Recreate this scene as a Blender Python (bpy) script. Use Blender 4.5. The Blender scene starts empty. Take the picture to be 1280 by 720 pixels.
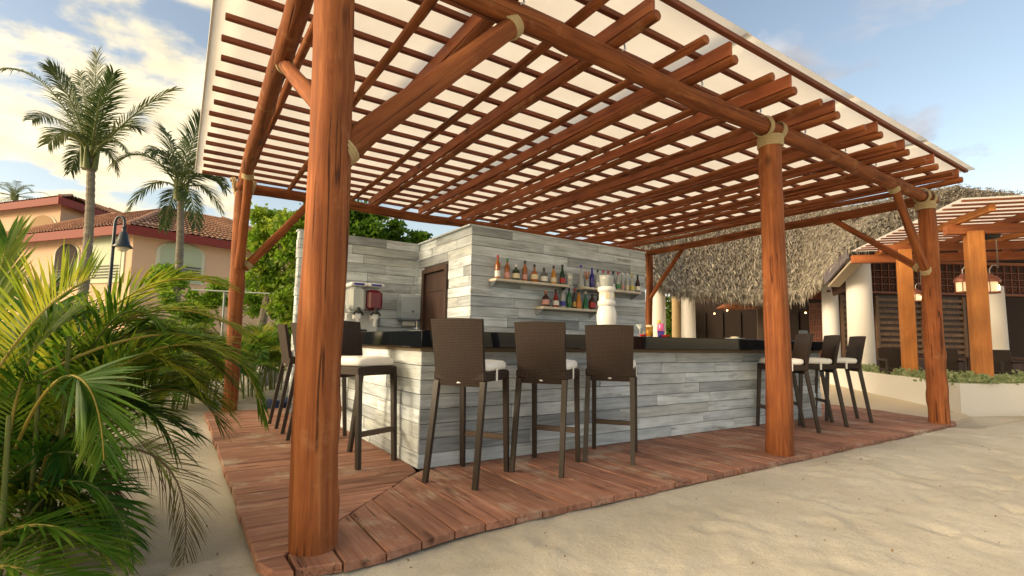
import bpy, math, random
from mathutils import Vector, Matrix, noise, Euler
R = math.radians
scene = bpy.context.scene
V = Vector
# ------------------------------------------------------------------ camera
CAM = V((-1.67973, -3.90392, 1.03615))
RX = V((0.835308, -0.549534, 0.016506)); UY = V((-0.062847, -0.065617, 0.995864)); BZ = V((-0.546178, -0.832891, -0.089347))
FPX, CY = 633.38, 371.0
cd = bpy.data.cameras.new('camera'); cam = bpy.data.objects.new('camera', cd); scene.collection.objects.link(cam)
cm = Matrix((RX, UY, BZ)).transposed().to_4x4(); cm.translation = CAM
cam.matrix_world = cm
cd.sensor_width = 36; cd.lens = FPX / 1280 * 36; cd.shift_y = (CY - 360) / 1280; cd.clip_end = 3000; cd.clip_start = 0.05
scene.camera = cam
def ray(px, py): return -BZ + RX * ((px - 640) / FPX) - UY * ((py - CY) / FPX)
def at(px, py, d): return CAM + ray(px, py) * d
def onz(px, py, z): d = ray(px, py); return CAM + d * ((z - CAM.z) / d.z)
def ony(px, py, y): d = ray(px, py); return CAM + d * ((y - CAM.y) / d.y)
def onx(px, py, x): d = ray(px, py); return CAM + d * ((x - CAM.x) / d.x)
# ------------------------------------------------------------------ light
SUN_EL, SUN_A = R(15.5), R(12)
SD = V((-math.cos(SUN_A) * math.cos(SUN_EL), math.sin(SUN_A) * math.cos(SUN_EL), math.sin(SUN_EL)))   # toward the sun
sl = bpy.data.lights.new('sun', 'SUN'); sl.energy = 1.25; sl.angle = R(15.0); sl.color = (1.0, 0.81, 0.55)
so = bpy.data.objects.new('sun', sl); scene.collection.objects.link(so)
so.rotation_euler = SD.to_track_quat('Z', 'Y').to_euler(); so.location = (0, 0, 30)
scene.view_settings.view_transform = 'Standard'; scene.view_settings.look = 'None'
scene.view_settings.exposure = 1.52; scene.view_settings.gamma = 1
world = bpy.data.worlds.new('World'); scene.world = world; world.use_nodes = True
def build_world():
    nt = world.node_tree; N = nt.nodes; L = nt.links; N.clear()
    out = N.new('ShaderNodeOutputWorld'); bg = N.new('ShaderNodeBackground'); L.new(bg.outputs[0], out.inputs[0])
    bg.inputs['Strength'].default_value = 0.15
    sky = N.new('ShaderNodeTexSky'); sky.sky_type = 'NISHITA'; sky.sun_disc = False
    sky.sun_elevation = SUN_EL; sky.sun_rotation = math.atan2(SD.x, SD.y)
    sky.air_density = 1.0; sky.dust_density = 1.2; sky.ozone_density = 1.6; sky.altitude = 0
    tc = N.new('ShaderNodeTexCoord')
    def math_(op, a, b=None, c=None):
        m = N.new('ShaderNodeMath'); m.operation = op
        for i, v in enumerate((a, b, c)):
            if v is None: continue
            if isinstance(v, (int, float)): m.inputs[i].default_value = v
            else: L.new(v, m.inputs[i])
        return m.outputs[0]
    sep = N.new('ShaderNodeSeparateXYZ'); L.new(tc.outputs['Generated'], sep.inputs[0])
    zc = math_('ADD', math_('MAXIMUM', sep.outputs['Z'], 0.0), 0.16)
    comb = N.new('ShaderNodeCombineXYZ')
    L.new(math_('DIVIDE', sep.outputs['X'], zc), comb.inputs[0]); L.new(math_('DIVIDE', sep.outputs['Y'], zc), comb.inputs[1])
    mp = N.new('ShaderNodeMapping'); L.new(comb.outputs[0], mp.inputs[0]); mp.inputs['Location'].default_value = CLOUD_OFF
    mp.inputs['Scale'].default_value = (1.25, 1.25, 1)
    n1 = N.new('ShaderNodeTexNoise'); L.new(mp.outputs[0], n1.inputs[0]); n1.inputs['Scale'].default_value = 1.9
    n1.inputs['Detail'].default_value = 7; n1.inputs['Roughness'].default_value = 0.55; n1.inputs['Distortion'].default_value = 0.25
    n2 = N.new('ShaderNodeTexNoise'); L.new(mp.outputs[0], n2.inputs[0]); n2.inputs['Scale'].default_value = 4.5
    n2.inputs['Detail'].default_value = 6
    dot = N.new('ShaderNodeVectorMath'); dot.operation = 'DOT_PRODUCT'; L.new(tc.outputs['Generated'], dot.inputs[0]); dot.inputs[1].default_value = SD
    toward = math_('MULTIPLY_ADD', dot.outputs['Value'], 0.5, 0.5)              # 0 away from the sun, 1 toward it
    # cloud banks pile up on the sunset side
    thr = math_('MULTIPLY_ADD', toward, -0.255, 0.612)
    mask = N.new('ShaderNodeMapRange'); mask.interpolation_type = 'SMOOTHSTEP'
    L.new(n1.outputs['Fac'], mask.inputs['Value']); L.new(thr, mask.inputs['From Min']); L.new(math_('ADD', thr, 0.12), mask.inputs['From Max'])
    def sstep(lo, hi):
        m = N.new('ShaderNodeMapRange'); m.interpolation_type = 'SMOOTHSTEP'; L.new(toward, m.inputs['Value']); m.inputs['From Min'].default_value = lo; m.inputs['From Max'].default_value = hi; return m.outputs[0]
    cmid = N.new('ShaderNodeMix'); cmid.data_type = 'RGBA'; L.new(sstep(0.2, 0.72), cmid.inputs['Factor'])
    cmid.inputs['A'].default_value = (1.55, 1.6, 1.75, 1); cmid.inputs['B'].default_value = (3.5, 2.95, 1.9, 1)      # cloud lit side-on: greyish away from the sunset, cream toward it
    cwarm = N.new('ShaderNodeMix'); cwarm.data_type = 'RGBA'; L.new(sstep(0.7, 1.0), cwarm.inputs['Factor'])
    L.new(cmid.outputs['Result'], cwarm.inputs['A']); cwarm.inputs['B'].default_value = (13.0, 10.0, 5.4, 1)           # glow round the low sun
    shade = N.new('ShaderNodeMapRange'); L.new(n2.outputs['Fac'], shade.inputs['Value']); shade.inputs['From Min'].default_value = 0.3; shade.inputs['From Max'].default_value = 0.7
    shade.inputs['To Min'].default_value = 0.7; shade.inputs['To Max'].default_value = 1.12
    cs = N.new('ShaderNodeVectorMath'); cs.operation = 'SCALE'; L.new(cwarm.outputs['Result'], cs.inputs[0]); L.new(shade.outputs[0], cs.inputs['Scale'])
    skyg = N.new('ShaderNodeVectorMath'); skyg.operation = 'MULTIPLY'; L.new(sky.outputs[0], skyg.inputs[0]); skyg.inputs[1].default_value = (0.86, 0.69, 0.56)
    mix = N.new('ShaderNodeMix'); mix.data_type = 'RGBA'; L.new(math_('MULTIPLY', mask.outputs[0], 0.93), mix.inputs['Factor'])
    L.new(skyg.outputs[0], mix.inputs['A']); L.new(cs.outputs[0], mix.inputs['B'])
    L.new(mix.outputs['Result'], bg.inputs['Color'])
CLOUD_OFF = (-6.1, 4.4, 5.0)
build_world()
scene.render.engine = 'CYCLES'
scene.cycles.max_bounces = 8; scene.cycles.diffuse_bounces = 4; scene.cycles.transparent_max_bounces = 8
random.seed(11)
# ------------------------------------------------------------------ materials
def nodes(name):
    m = bpy.data.materials.new(name); m.use_nodes = True
    nt = m.node_tree; b = nt.nodes['Principled BSDF']
    return m, nt.nodes, nt.links, b
def plain(name, col, rough=0.5, metal=0.0, trans=0.0, emit=None, es=0.0, coat=0.0, bump=0.0, bscale=40):
    m, N, L, b = nodes(name)
    b.inputs['Base Color'].default_value = (*col, 1); b.inputs['Roughness'].default_value = rough
    b.inputs['Metallic'].default_value = metal; b.inputs['Transmission Weight'].default_value = trans
    b.inputs['Coat Weight'].default_value = coat
    if emit: b.inputs['Emission Color'].default_value = (*emit, 1); b.inputs['Emission Strength'].default_value = es
    if bump:
        t = N.new('ShaderNodeTexCoord'); n = N.new('ShaderNodeTexNoise'); n.inputs['Scale'].default_value = bscale; n.inputs['Detail'].default_value = 4
        L.new(t.outputs['Object'], n.inputs[0]); bp = N.new('ShaderNodeBump'); bp.inputs['Strength'].default_value = bump; bp.inputs['Distance'].default_value = 0.01
        L.new(n.outputs[0], bp.inputs['Height']); L.new(bp.outputs[0], b.inputs['Normal'])
    return m
def wood(name, ramp, mscale, rough=(0.4, 0.6), bump=0.25, coat=0.0, rand=0.35, spots=None, tone=None, knots=None, patch=None, spec=0.5):
    """grain along one local axis (small mapping scale = along the grain); each object gets its own offset and tone"""
    m, N, L, b = nodes(name)
    t = N.new('ShaderNodeTexCoord'); oi = N.new('ShaderNodeObjectInfo')
    mul = N.new('ShaderNodeMath'); mul.operation = 'MULTIPLY'; mul.inputs[1].default_value = 57.0; L.new(oi.outputs['Random'], mul.inputs[0])
    add = N.new('ShaderNodeVectorMath'); add.operation = 'ADD'; L.new(t.outputs['Object'], add.inputs[0]); L.new(mul.outputs[0], add.inputs[1])
    mp = N.new('ShaderNodeMapping'); mp.inputs['Scale'].default_value = mscale; L.new(add.outputs[0], mp.inputs[0])
    n = N.new('ShaderNodeTexNoise'); n.inputs['Scale'].default_value = 1.0; n.inputs['Detail'].default_value = 8; n.inputs['Roughness'].default_value = 0.62; n.inputs['Distortion'].default_value = 0.6
    L.new(mp.outputs[0], n.inputs[0])
    cr = N.new('ShaderNodeValToRGB'); L.new(n.outputs[0], cr.inputs[0])
    e = cr.color_ramp.elements
    while len(e) < len(ramp): e.new(0.5)
    for i, (p, c) in enumerate(ramp): e[i].position = p; e[i].color = (*c, 1)
    col = cr.outputs[0]
    # large scale blotches
    n2 = N.new('ShaderNodeTexNoise'); n2.inputs['Scale'].default_value = 2.3; n2.inputs['Detail'].default_value = 5; L.new(add.outputs[0], n2.inputs[0])
    mr = N.new('ShaderNodeMapRange'); L.new(n2.outputs[0], mr.inputs[0]); mr.inputs[1].default_value = 0.3; mr.inputs[2].default_value = 0.7
    mr.inputs[3].default_value = 0.78; mr.inputs[4].default_value = 1.18
    rr = N.new('ShaderNodeMapRange'); 
    L.new(oi.outputs['Random'], rr.inputs[0]); rr.inputs[3].default_value = 1 - rand; rr.inputs[4].default_value = 1 + rand * 0.6
    mm = N.new('ShaderNodeMath'); mm.operation = 'MULTIPLY'; L.new(mr.outputs[0], mm.inputs[0]); L.new(rr.outputs[0], mm.inputs[1])
    sc = N.new('ShaderNodeVectorMath'); sc.operation = 'SCALE'; L.new(col, sc.inputs[0]); L.new(mm.outputs[0], sc.inputs['Scale']); col = sc.outputs[0]
    if tone:      # some pieces belong to a second, different tone
        frac = N.new('ShaderNodeMath'); frac.operation = 'FRACT'; m9 = N.new('ShaderNodeMath'); m9.operation = 'MULTIPLY'; m9.inputs[1].default_value = 13.7
        L.new(oi.outputs['Random'], m9.inputs[0]); L.new(m9.outputs[0], frac.inputs[0])
        tr = N.new('ShaderNodeValToRGB'); tr.color_ramp.interpolation = 'CONSTANT'; L.new(frac.outputs[0], tr.inputs[0])
        te = tr.color_ramp.elements
        while len(te) < len(tone): te.new(0.5)
        for i, (p, c) in enumerate(tone): te[i].position = p; te[i].color = (*c, 1)
        mx = N.new('ShaderNodeMix'); mx.data_type = 'RGBA'; mx.blend_type = 'MULTIPLY'; mx.inputs['Factor'].default_value = 1
        L.new(col, mx.inputs['A']); L.new(tr.outputs[0], mx.inputs['B']); col = mx.outputs['Result']
    if spots:
        n3 = N.new('ShaderNodeTexNoise'); n3.inputs['Scale'].default_value = spots[1]; n3.inputs['Detail'].default_value = 7; n3.inputs['Roughness'].default_value = 0.7
        mp3 = N.new('ShaderNodeMapping'); mp3.inputs['Scale'].default_value = spots[3]; L.new(add.outputs[0], mp3.inputs[0]); L.new(mp3.outputs[0], n3.inputs[0])
        r3 = N.new('ShaderNodeMapRange'); L.new(n3.outputs[0], r3.inputs[0]); r3.inputs[1].default_value = spots[2]; r3.inputs[2].default_value = spots[2] + 0.14; r3.inputs[4].default_value = spots[4]
        mx = N.new('ShaderNodeMix'); mx.data_type = 'RGBA'; L.new(r3.outputs[0], mx.inputs['Factor']); L.new(col, mx.inputs['A']); mx.inputs['B'].default_value = (*spots[0], 1); col = mx.outputs['Result']
    height = n.outputs[0]
    def darken(fac, c):
        nonlocal col
        mx = N.new('ShaderNodeMix'); mx.data_type = 'RGBA'; L.new(fac, mx.inputs['Factor']); L.new(col, mx.inputs['A']); mx.inputs['B'].default_value = (*c, 1); col = mx.outputs['Result']
    if knots:      # knots, and long drying cracks along the grain
        kc, ks, cs_ = knots
        mp4 = N.new('ShaderNodeMapping'); mp4.inputs['Scale'].default_value = ks; L.new(add.outputs[0], mp4.inputs[0])
        vo = N.new('ShaderNodeTexVoronoi'); vo.inputs['Scale'].default_value = 1.0; L.new(mp4.outputs[0], vo.inputs['Vector'])
        k1 = N.new('ShaderNodeMapRange'); L.new(vo.outputs['Distance'], k1.inputs[0]); k1.inputs[1].default_value = 0.05; k1.inputs[2].default_value = 0.15; k1.inputs[3].default_value = 0.85; k1.inputs[4].default_value = 0.0
        darken(k1.outputs[0], kc)
        mp5 = N.new('ShaderNodeMapping'); mp5.inputs['Scale'].default_value = cs_; L.new(add.outputs[0], mp5.inputs[0])
        nc = N.new('ShaderNodeTexNoise'); nc.inputs['Scale'].default_value = 1.0; nc.inputs['Detail'].default_value = 3; L.new(mp5.outputs[0], nc.inputs[0])
        sb = N.new('ShaderNodeMath'); sb.operation = 'SUBTRACT'; L.new(nc.outputs[0], sb.inputs[0]); sb.inputs[1].default_value = 0.5
        ab_ = N.new('ShaderNodeMath'); ab_.operation = 'ABSOLUTE'; L.new(sb.outputs[0], ab_.inputs[0])
        k2 = N.new('ShaderNodeMapRange'); L.new(ab_.outputs[0], k2.inputs[0]); k2.inputs[1].default_value = 0.004; k2.inputs[2].default_value = 0.013; k2.inputs[3].default_value = 0.8; k2.inputs[4].default_value = 0.0
        n6 = N.new('ShaderNodeTexNoise'); n6.inputs['Scale'].default_value = 1.7; L.new(add.outputs[0], n6.inputs[0]); k3 = N.new('ShaderNodeMapRange'); L.new(n6.outputs[0], k3.inputs[0]); k3.inputs[1].default_value = 0.47; k3.inputs[2].default_value = 0.55
        k4 = N.new('ShaderNodeMath'); k4.operation = 'MULTIPLY'; L.new(k2.outputs[0], k4.inputs[0]); L.new(k3.outputs[0], k4.inputs[1]); darken(k4.outputs[0], kc)
        hs = N.new('ShaderNodeMath'); hs.operation = 'SUBTRACT'; L.new(height, hs.inputs[0]); L.new(k4.outputs[0], hs.inputs[1]); height = hs.outputs[0]
    if patch:      # drifts and worn areas that run on from board to board
        ge = N.new('ShaderNodeNewGeometry'); n7 = N.new('ShaderNodeTexNoise'); n7.inputs['Scale'].default_value = patch[1]; n7.inputs['Detail'].default_value = 9; n7.inputs['Roughness'].default_value = 0.68; L.new(ge.outputs['Position'], n7.inputs[0])
        k5 = N.new('ShaderNodeMapRange'); L.new(n7.outputs[0], k5.inputs[0]); k5.inputs[1].default_value = patch[2]; k5.inputs[2].default_value = patch[2] + 0.12; k5.inputs[4].default_value = patch[3]; darken(k5.outputs[0], patch[0])
    b.inputs['Specular IOR Level'].default_value = spec
    L.new(col, b.inputs['Base Color'])
    r4 = N.new('ShaderNodeMapRange'); L.new(n.outputs[0], r4.inputs[0]); r4.inputs[3].default_value = rough[0]; r4.inputs[4].default_value = rough[1]; L.new(r4.outputs[0], b.inputs['Roughness'])
    bp = N.new('ShaderNodeBump'); bp.inputs['Strength'].default_value = bump; bp.inputs['Distance'].default_value = 0.006; L.new(height, bp.inputs['Height']); L.new(bp.outputs[0], b.inputs['Normal'])
    b.inputs['Coat Weight'].default_value = coat; b.inputs['Coat Roughness'].default_value = 0.25
    return m
def leaf(name, c1, c2, c3, trans=0.35, scale=3.0):
    m, N, L, b = nodes(name)
    t = N.new('ShaderNodeTexCoord'); oi = N.new('ShaderNodeObjectInfo')
    n = N.new('ShaderNodeTexNoise'); n.inputs['Scale'].default_value = scale; n.inputs['Detail'].default_value = 5; L.new(t.outputs['Object'], n.inputs[0])
    a = N.new('ShaderNodeMath'); a.operation = 'MULTIPLY_ADD'; L.new(oi.outputs['Random'], a.inputs[0]); a.inputs[1].default_value = 0.34; 
    s = N.new('ShaderNodeMath'); s.operation = 'SUBTRACT'; L.new(n.outputs[0], s.inputs[0]); s.inputs[1].default_value = 0.17; L.new(s.outputs[0], a.inputs[2])
    cr = N.new('ShaderNodeValToRGB'); L.new(a.outputs[0], cr.inputs[0]); e = cr.color_ramp.elements; e.new(0.5)
    for i, (p, c) in enumerate(((0.3, c1), (0.52, c2), (0.74, c3))): e[i].position = p; e[i].color = (*c, 1)
    L.new(cr.outputs[0], b.inputs['Base Color']); b.inputs['Roughness'].default_value = 0.5
    b.inputs['Specular IOR Level'].default_value = 0.4
    tr = N.new('ShaderNodeBsdfTranslucent'); L.new(cr.outputs[0], tr.inputs[0])
    mx = N.new('ShaderNodeMixShader'); mx.inputs[0].default_value = trans
    L.new(b.outputs[0], mx.inputs[1]); L.new(tr.outputs[0], mx.inputs[2]); L.new(mx.outputs[0], N['Material Output'].inputs[0])
    return m
M = {}
STAIN = [(0.22, (0.095, 0.026, 0.010)), (0.42, (0.22, 0.066, 0.022)), (0.58, (0.30, 0.10, 0.034)), (0.8, (0.42, 0.18, 0.072))]
STAIN2 = [(0.25, (0.18, 0.043, 0.018)), (0.45, (0.33, 0.094, 0.034)), (0.62, (0.41, 0.135, 0.052)), (0.82, (0.50, 0.20, 0.09))]
KN = ((0.045, 0.014, 0.007), (3.4, 3.4, 1.5), (7, 7, 0.22))
M['log'] = wood('stained_log', STAIN, (30, 30, 1.3), (0.6, 0.9), 1.0, rand=0.16, spots=((0.11, 0.034, 0.013), 5, 0.58, (1, 1, 0.2), 0.75), knots=KN, spec=0.22, patch=((0.44, 0.23, 0.11), 2.6, 0.58, 0.5))
M['plank'] = wood('stained_plank', STAIN2, (16, 16, 1.0), (0.5, 0.75), 0.5, rand=0.2, spots=((0.5, 0.27, 0.15), 5, 0.64, (1, 1, 0.3), 0.5), knots=KN, spec=0.3)
M['batten'] = wood('dark_batten', [(0.3, (0.12, 0.034, 0.017)), (0.7, (0.25, 0.078, 0.036))], (20, 20, 1.0), (0.55, 0.75), 0.3, rand=0.2, spec=0.3)
M['deck'] = wood('worn_deck', [(0.25, (0.17, 0.078, 0.055)), (0.48, (0.33, 0.155, 0.105)), (0.62, (0.40, 0.205, 0.145)), (0.82, (0.50, 0.30, 0.225))], (22, 22, 1.3), (0.55, 0.85), 0.5, rand=0.22,
                 spots=((0.52, 0.39, 0.30), 3.0, 0.57, (3.6, 3.6, 0.6), 0.8), spec=0.3, knots=((0.05, 0.02, 0.013), (5, 5, 1.1), (12, 12, 0.4)), patch=((0.50, 0.42, 0.33), 1.7, 0.54, 0.65))
M['board'] = wood('grey_board', [(0.22, (0.20, 0.23, 0.26)), (0.38, (0.455, 0.515, 0.57)), (0.54, (0.61, 0.68, 0.74)), (0.8, (0.74, 0.80, 0.84))], (1.6, 26, 26), (0.6, 0.85), 0.3, rand=0.12,
                  spots=((0.20, 0.20, 0.20), 1.7, 0.55, (0.9, 8, 8), 0.8), tone=[(0.0, (1, 1, 1)), (0.34, (0.83, 0.84, 0.86)), (0.52, (1.1, 1.1, 1.1)), (0.80, (0.58, 0.58, 0.59)), (0.9, (0.80, 0.78, 0.74))])
M['orange'] = wood('orange_timber', [(0.3, (0.36, 0.115, 0.02)), (0.7, (0.52, 0.20, 0.042))], (14, 14, 1.2), (0.5, 0.7), 0.2, rand=0.12)
M['redbeam'] = wood('red_timber', [(0.3, (0.22, 0.06, 0.02)), (0.7, (0.38, 0.12, 0.035))], (14, 14, 1.2), (0.5, 0.7), 0.2, rand=0.15)
M['darkwood'] = wood('dark_wood', [(0.3, (0.03, 0.014, 0.010)), (0.7, (0.07, 0.032, 0.022))], (14, 14, 1.2), (0.4, 0.6), 0.2, rand=0.15)
M['slatwood'] = wood('shutter_wood', [(0.3, (0.10, 0.055, 0.03)), (0.7, (0.19, 0.11, 0.06))], (14, 14, 1.2), (0.5, 0.7), 0.2, rand=0.15)
M['lattice'] = plain('lattice_wood', (0.19, 0.062, 0.035), 0.6)
M['rope'] = plain('rope', (0.46, 0.36, 0.20), 0.9, bump=0.5, bscale=120)
M['stone'] = plain('black_granite', (0.005, 0.007, 0.010), 0.07, bump=0.01); M['stone'].node_tree.nodes['Principled BSDF'].inputs['Specular IOR Level'].default_value = 0.35
M['trim'] = plain('shaded_trim_wood', (0.20, 0.16, 0.11), 0.7, bump=0.2)  # tan wood darkened: shade under the stone top is in the colour
M['cushion'] = plain('white_cushion', (0.82, 0.80, 0.77), 0.85, bump=0.15, bscale=25)
M['frame'] = plain('stool_frame', (0.030, 0.020, 0.016), 0.45, bump=0.1, bscale=150)
M['steel'] = plain('steel', (0.62, 0.62, 0.62), 0.28, 1.0)
M['white'] = plain('white_plastic', (0.76, 0.77, 0.77), 0.3)
M['ceramic'] = plain('white_ceramic', (0.80, 0.80, 0.79), 0.22, coat=0.3)
M['black'] = plain('black_plastic', (0.012, 0.012, 0.013), 0.35)
M['greyplastic'] = plain('grey_blue_plastic', (0.44, 0.52, 0.60), 0.3)
M['plaster'] = plain('white_plaster', (0.72, 0.70, 0.68), 0.85, bump=0.15, bscale=8)
M['planter'] = plain('planter_plaster', (0.70, 0.68, 0.66), 0.85, bump=0.2, bscale=6)
M['core'] = plain('dark_core', (0.06, 0.055, 0.05), 0.9)
M['interior'] = plain('shaded_interior', (0.020, 0.011, 0.009), 0.9)  # near-black: shade of hall and openings is put into the colour
M['shelf'] = plain('shelf_wood', (0.62, 0.56, 0.46), 0.5)
def wicker():
    m, N, L, b = nodes('brown_wicker'); t = N.new('ShaderNodeTexCoord')
    ck = N.new('ShaderNodeTexWave'); ck.wave_type = 'BANDS'; ck.bands_direction = 'Z'; ck.inputs['Scale'].default_value = 27; ck.inputs['Distortion'].default_value = 0.6; L.new(t.outputs['Object'], ck.inputs[0])
    c2 = N.new('ShaderNodeTexWave'); c2.wave_type = 'BANDS'; c2.bands_direction = 'X'; c2.inputs['Scale'].default_value = 21; c2.inputs['Distortion'].default_value = 0.6; L.new(t.outputs['Object'], c2.inputs[0])
    mu = N.new('ShaderNodeMath'); mu.operation = 'MULTIPLY'; L.new(ck.outputs['Fac'], mu.inputs[0]); L.new(c2.outputs['Fac'], mu.inputs[1])
    cr = N.new('ShaderNodeValToRGB'); e = cr.color_ramp.elements; e[0].color = (0.021, 0.013, 0.010, 1); e[1].color = (0.056, 0.036, 0.028, 1); L.new(mu.outputs[0], cr.inputs[0]); L.new(cr.outputs[0], b.inputs['Base Color'])
    b.inputs['Roughness'].default_value = 0.62; b.inputs['Specular IOR Level'].default_value = 0.3
    bp = N.new('ShaderNodeBump'); bp.inputs['Strength'].default_value = 0.5; bp.inputs['Distance'].default_value = 0.004; L.new(mu.outputs[0], bp.inputs['Height']); L.new(bp.outputs[0], b.inputs['Normal'])
    return m
M['wicker'] = wicker()
def sand_mat():
    m, N, L, b = nodes('sand'); t = N.new('ShaderNodeTexCoord')
    def nz(s, d=6, r=0.6):
        n = N.new('ShaderNodeTexNoise'); n.inputs['Scale'].default_value = s; n.inputs['Detail'].default_value = d; n.inputs['Roughness'].default_value = r; L.new(t.outputs['Object'], n.inputs[0]); return n.outputs[0]
    a = nz(0.9, 8, 0.65); g = nz(260, 3); f = nz(15, 9, 0.72)
    cr = N.new('ShaderNodeValToRGB'); e = cr.color_ramp.elements; e.new(0.5)
    for i, (p, c) in enumerate(((0.3, (0.40, 0.365, 0.305)), (0.5, (0.52, 0.48, 0.412)), (0.72, (0.62, 0.58, 0.51)))): e[i].position = p; e[i].color = (*c, 1)
    L.new(a, cr.inputs[0])
    mr = N.new('ShaderNodeMapRange'); L.new(g, mr.inputs[0]); mr.inputs[1].default_value = 0.3; mr.inputs[2].default_value = 0.7; mr.inputs[3].default_value = 0.74; mr.inputs[4].default_value = 1.2
    s = N.new('ShaderNodeVectorMath'); s.operation = 'SCALE'; L.new(cr.outputs[0], s.inputs[0]); L.new(mr.outputs[0], s.inputs['Scale'])
    # dark flecks of leaf litter and small twigs
    v = N.new('ShaderNodeTexNoise'); v.inputs['Scale'].default_value = 34; v.inputs['Detail'].default_value = 2; L.new(t.outputs['Object'], v.inputs[0])
    fr = N.new('ShaderNodeMapRange'); L.new(v.outputs[0], fr.inputs[0]); fr.inputs[1].default_value = 0.73; fr.inputs[2].default_value = 0.78; fr.inputs[4].default_value = 0.6
    mx = N.new('ShaderNodeMix'); mx.data_type = 'RGBA'; L.new(fr.outputs[0], mx.inputs['Factor']); L.new(s.outputs[0], mx.inputs['A']); mx.inputs['B'].default_value = (0.13, 0.085, 0.05, 1)
    L.new(mx.outputs['Result'], b.inputs['Base Color']); b.inputs['Roughness'].default_value = 0.95; b.inputs['Specular IOR Level'].default_value = 0.15
    b1 = N.new('ShaderNodeBump'); b1.inputs['Strength'].default_value = 0.6; b1.inputs['Distance'].default_value = 0.022; L.new(f, b1.inputs['Height'])
    b2 = N.new('ShaderNodeBump'); b2.inputs['Strength'].default_value = 0.4; b2.inputs['Distance'].default_value = 0.004; L.new(g, b2.inputs['Height']); L.new(b1.outputs[0], b2.inputs['Normal'])
    L.new(b2.outputs[0], b.inputs['Normal'])
    return m
M['sand'] = sand_mat()
M['paving'] = plain('beige_paving', (0.56, 0.47, 0.36), 0.9, bump=0.4, bscale=14)
def sheet_mat():
    m, N, L, b = nodes('white_roof_sheet'); t = N.new('ShaderNodeTexCoord'); n = N.new('ShaderNodeTexNoise'); n.inputs['Scale'].default_value = 1.6; n.inputs['Detail'].default_value = 6; L.new(t.outputs['Object'], n.inputs[0])
    cr = N.new('ShaderNodeValToRGB'); e = cr.color_ramp.elements; e[0].position = 0.3; e[0].color = (0.90, 0.86, 0.82, 1); e[1].position = 0.7; e[1].color = (0.95, 0.925, 0.90, 1); L.new(n.outputs[0], cr.inputs[0])
    L.new(cr.outputs[0], b.inputs['Base Color']); b.inputs['Roughness'].default_value = 0.35
    tr = N.new('ShaderNodeBsdfTranslucent'); L.new(cr.outputs[0], tr.inputs[0]); mx = N.new('ShaderNodeMixShader'); mx.inputs[0].default_value = 0.8
    L.new(b.outputs[0], mx.inputs[1]); L.new(tr.outputs[0], mx.inputs[2]); L.new(mx.outputs[0], N['Material Output'].inputs[0]); return m
M['sheet'] = sheet_mat()
M['areca'] = leaf('areca_leaf', (0.03, 0.11, 0.013), (0.10, 0.22, 0.02), (0.25, 0.33, 0.032), 0.5, 6.0)
M['areca_y'] = leaf('areca_leaf_yellow', (0.07, 0.17, 0.016), (0.20, 0.28, 0.026), (0.40, 0.39, 0.04), 0.5, 6.0)
M['areca_dead'] = leaf('areca_leaf_dead', (0.05, 0.032, 0.018), (0.09, 0.06, 0.03), (0.13, 0.11, 0.03), 0.2)
M['coco'] = leaf('coconut_leaf', (0.03, 0.06, 0.018), (0.065, 0.105, 0.028), (0.14, 0.16, 0.04), 0.35, 1.2)
M['tree'] = leaf('tree_leaf', (0.07, 0.16, 0.012), (0.17, 0.31, 0.022), (0.33, 0.42, 0.045), 0.6, 2.5)
M['hedge'] = leaf('hedge_leaf', (0.20, 0.27, 0.12), (0.36, 0.42, 0.22), (0.52, 0.56, 0.36), 0.4, 6)
M['stalk'] = plain('yellow_stalk', (0.34, 0.26, 0.05), 0.5)
M['greenstem'] = plain('green_stem', (0.115, 0.14, 0.03), 0.5, bump=0.3)
M['drystem'] = plain('dry_stem', (0.12, 0.08, 0.045), 0.8, bump=0.3)
M['trunk'] = wood('palm_trunk', [(0.3, (0.13, 0.11, 0.085)), (0.7, (0.27, 0.235, 0.19))], (3, 3, 14), (0.8, 0.95), 0.6, rand=0.1)
M['bark'] = wood('tree_bark', [(0.3, (0.11, 0.085, 0.06)), (0.7, (0.22, 0.18, 0.13))], (14, 14, 3), (0.8, 0.95), 0.6, rand=0.1)
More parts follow.
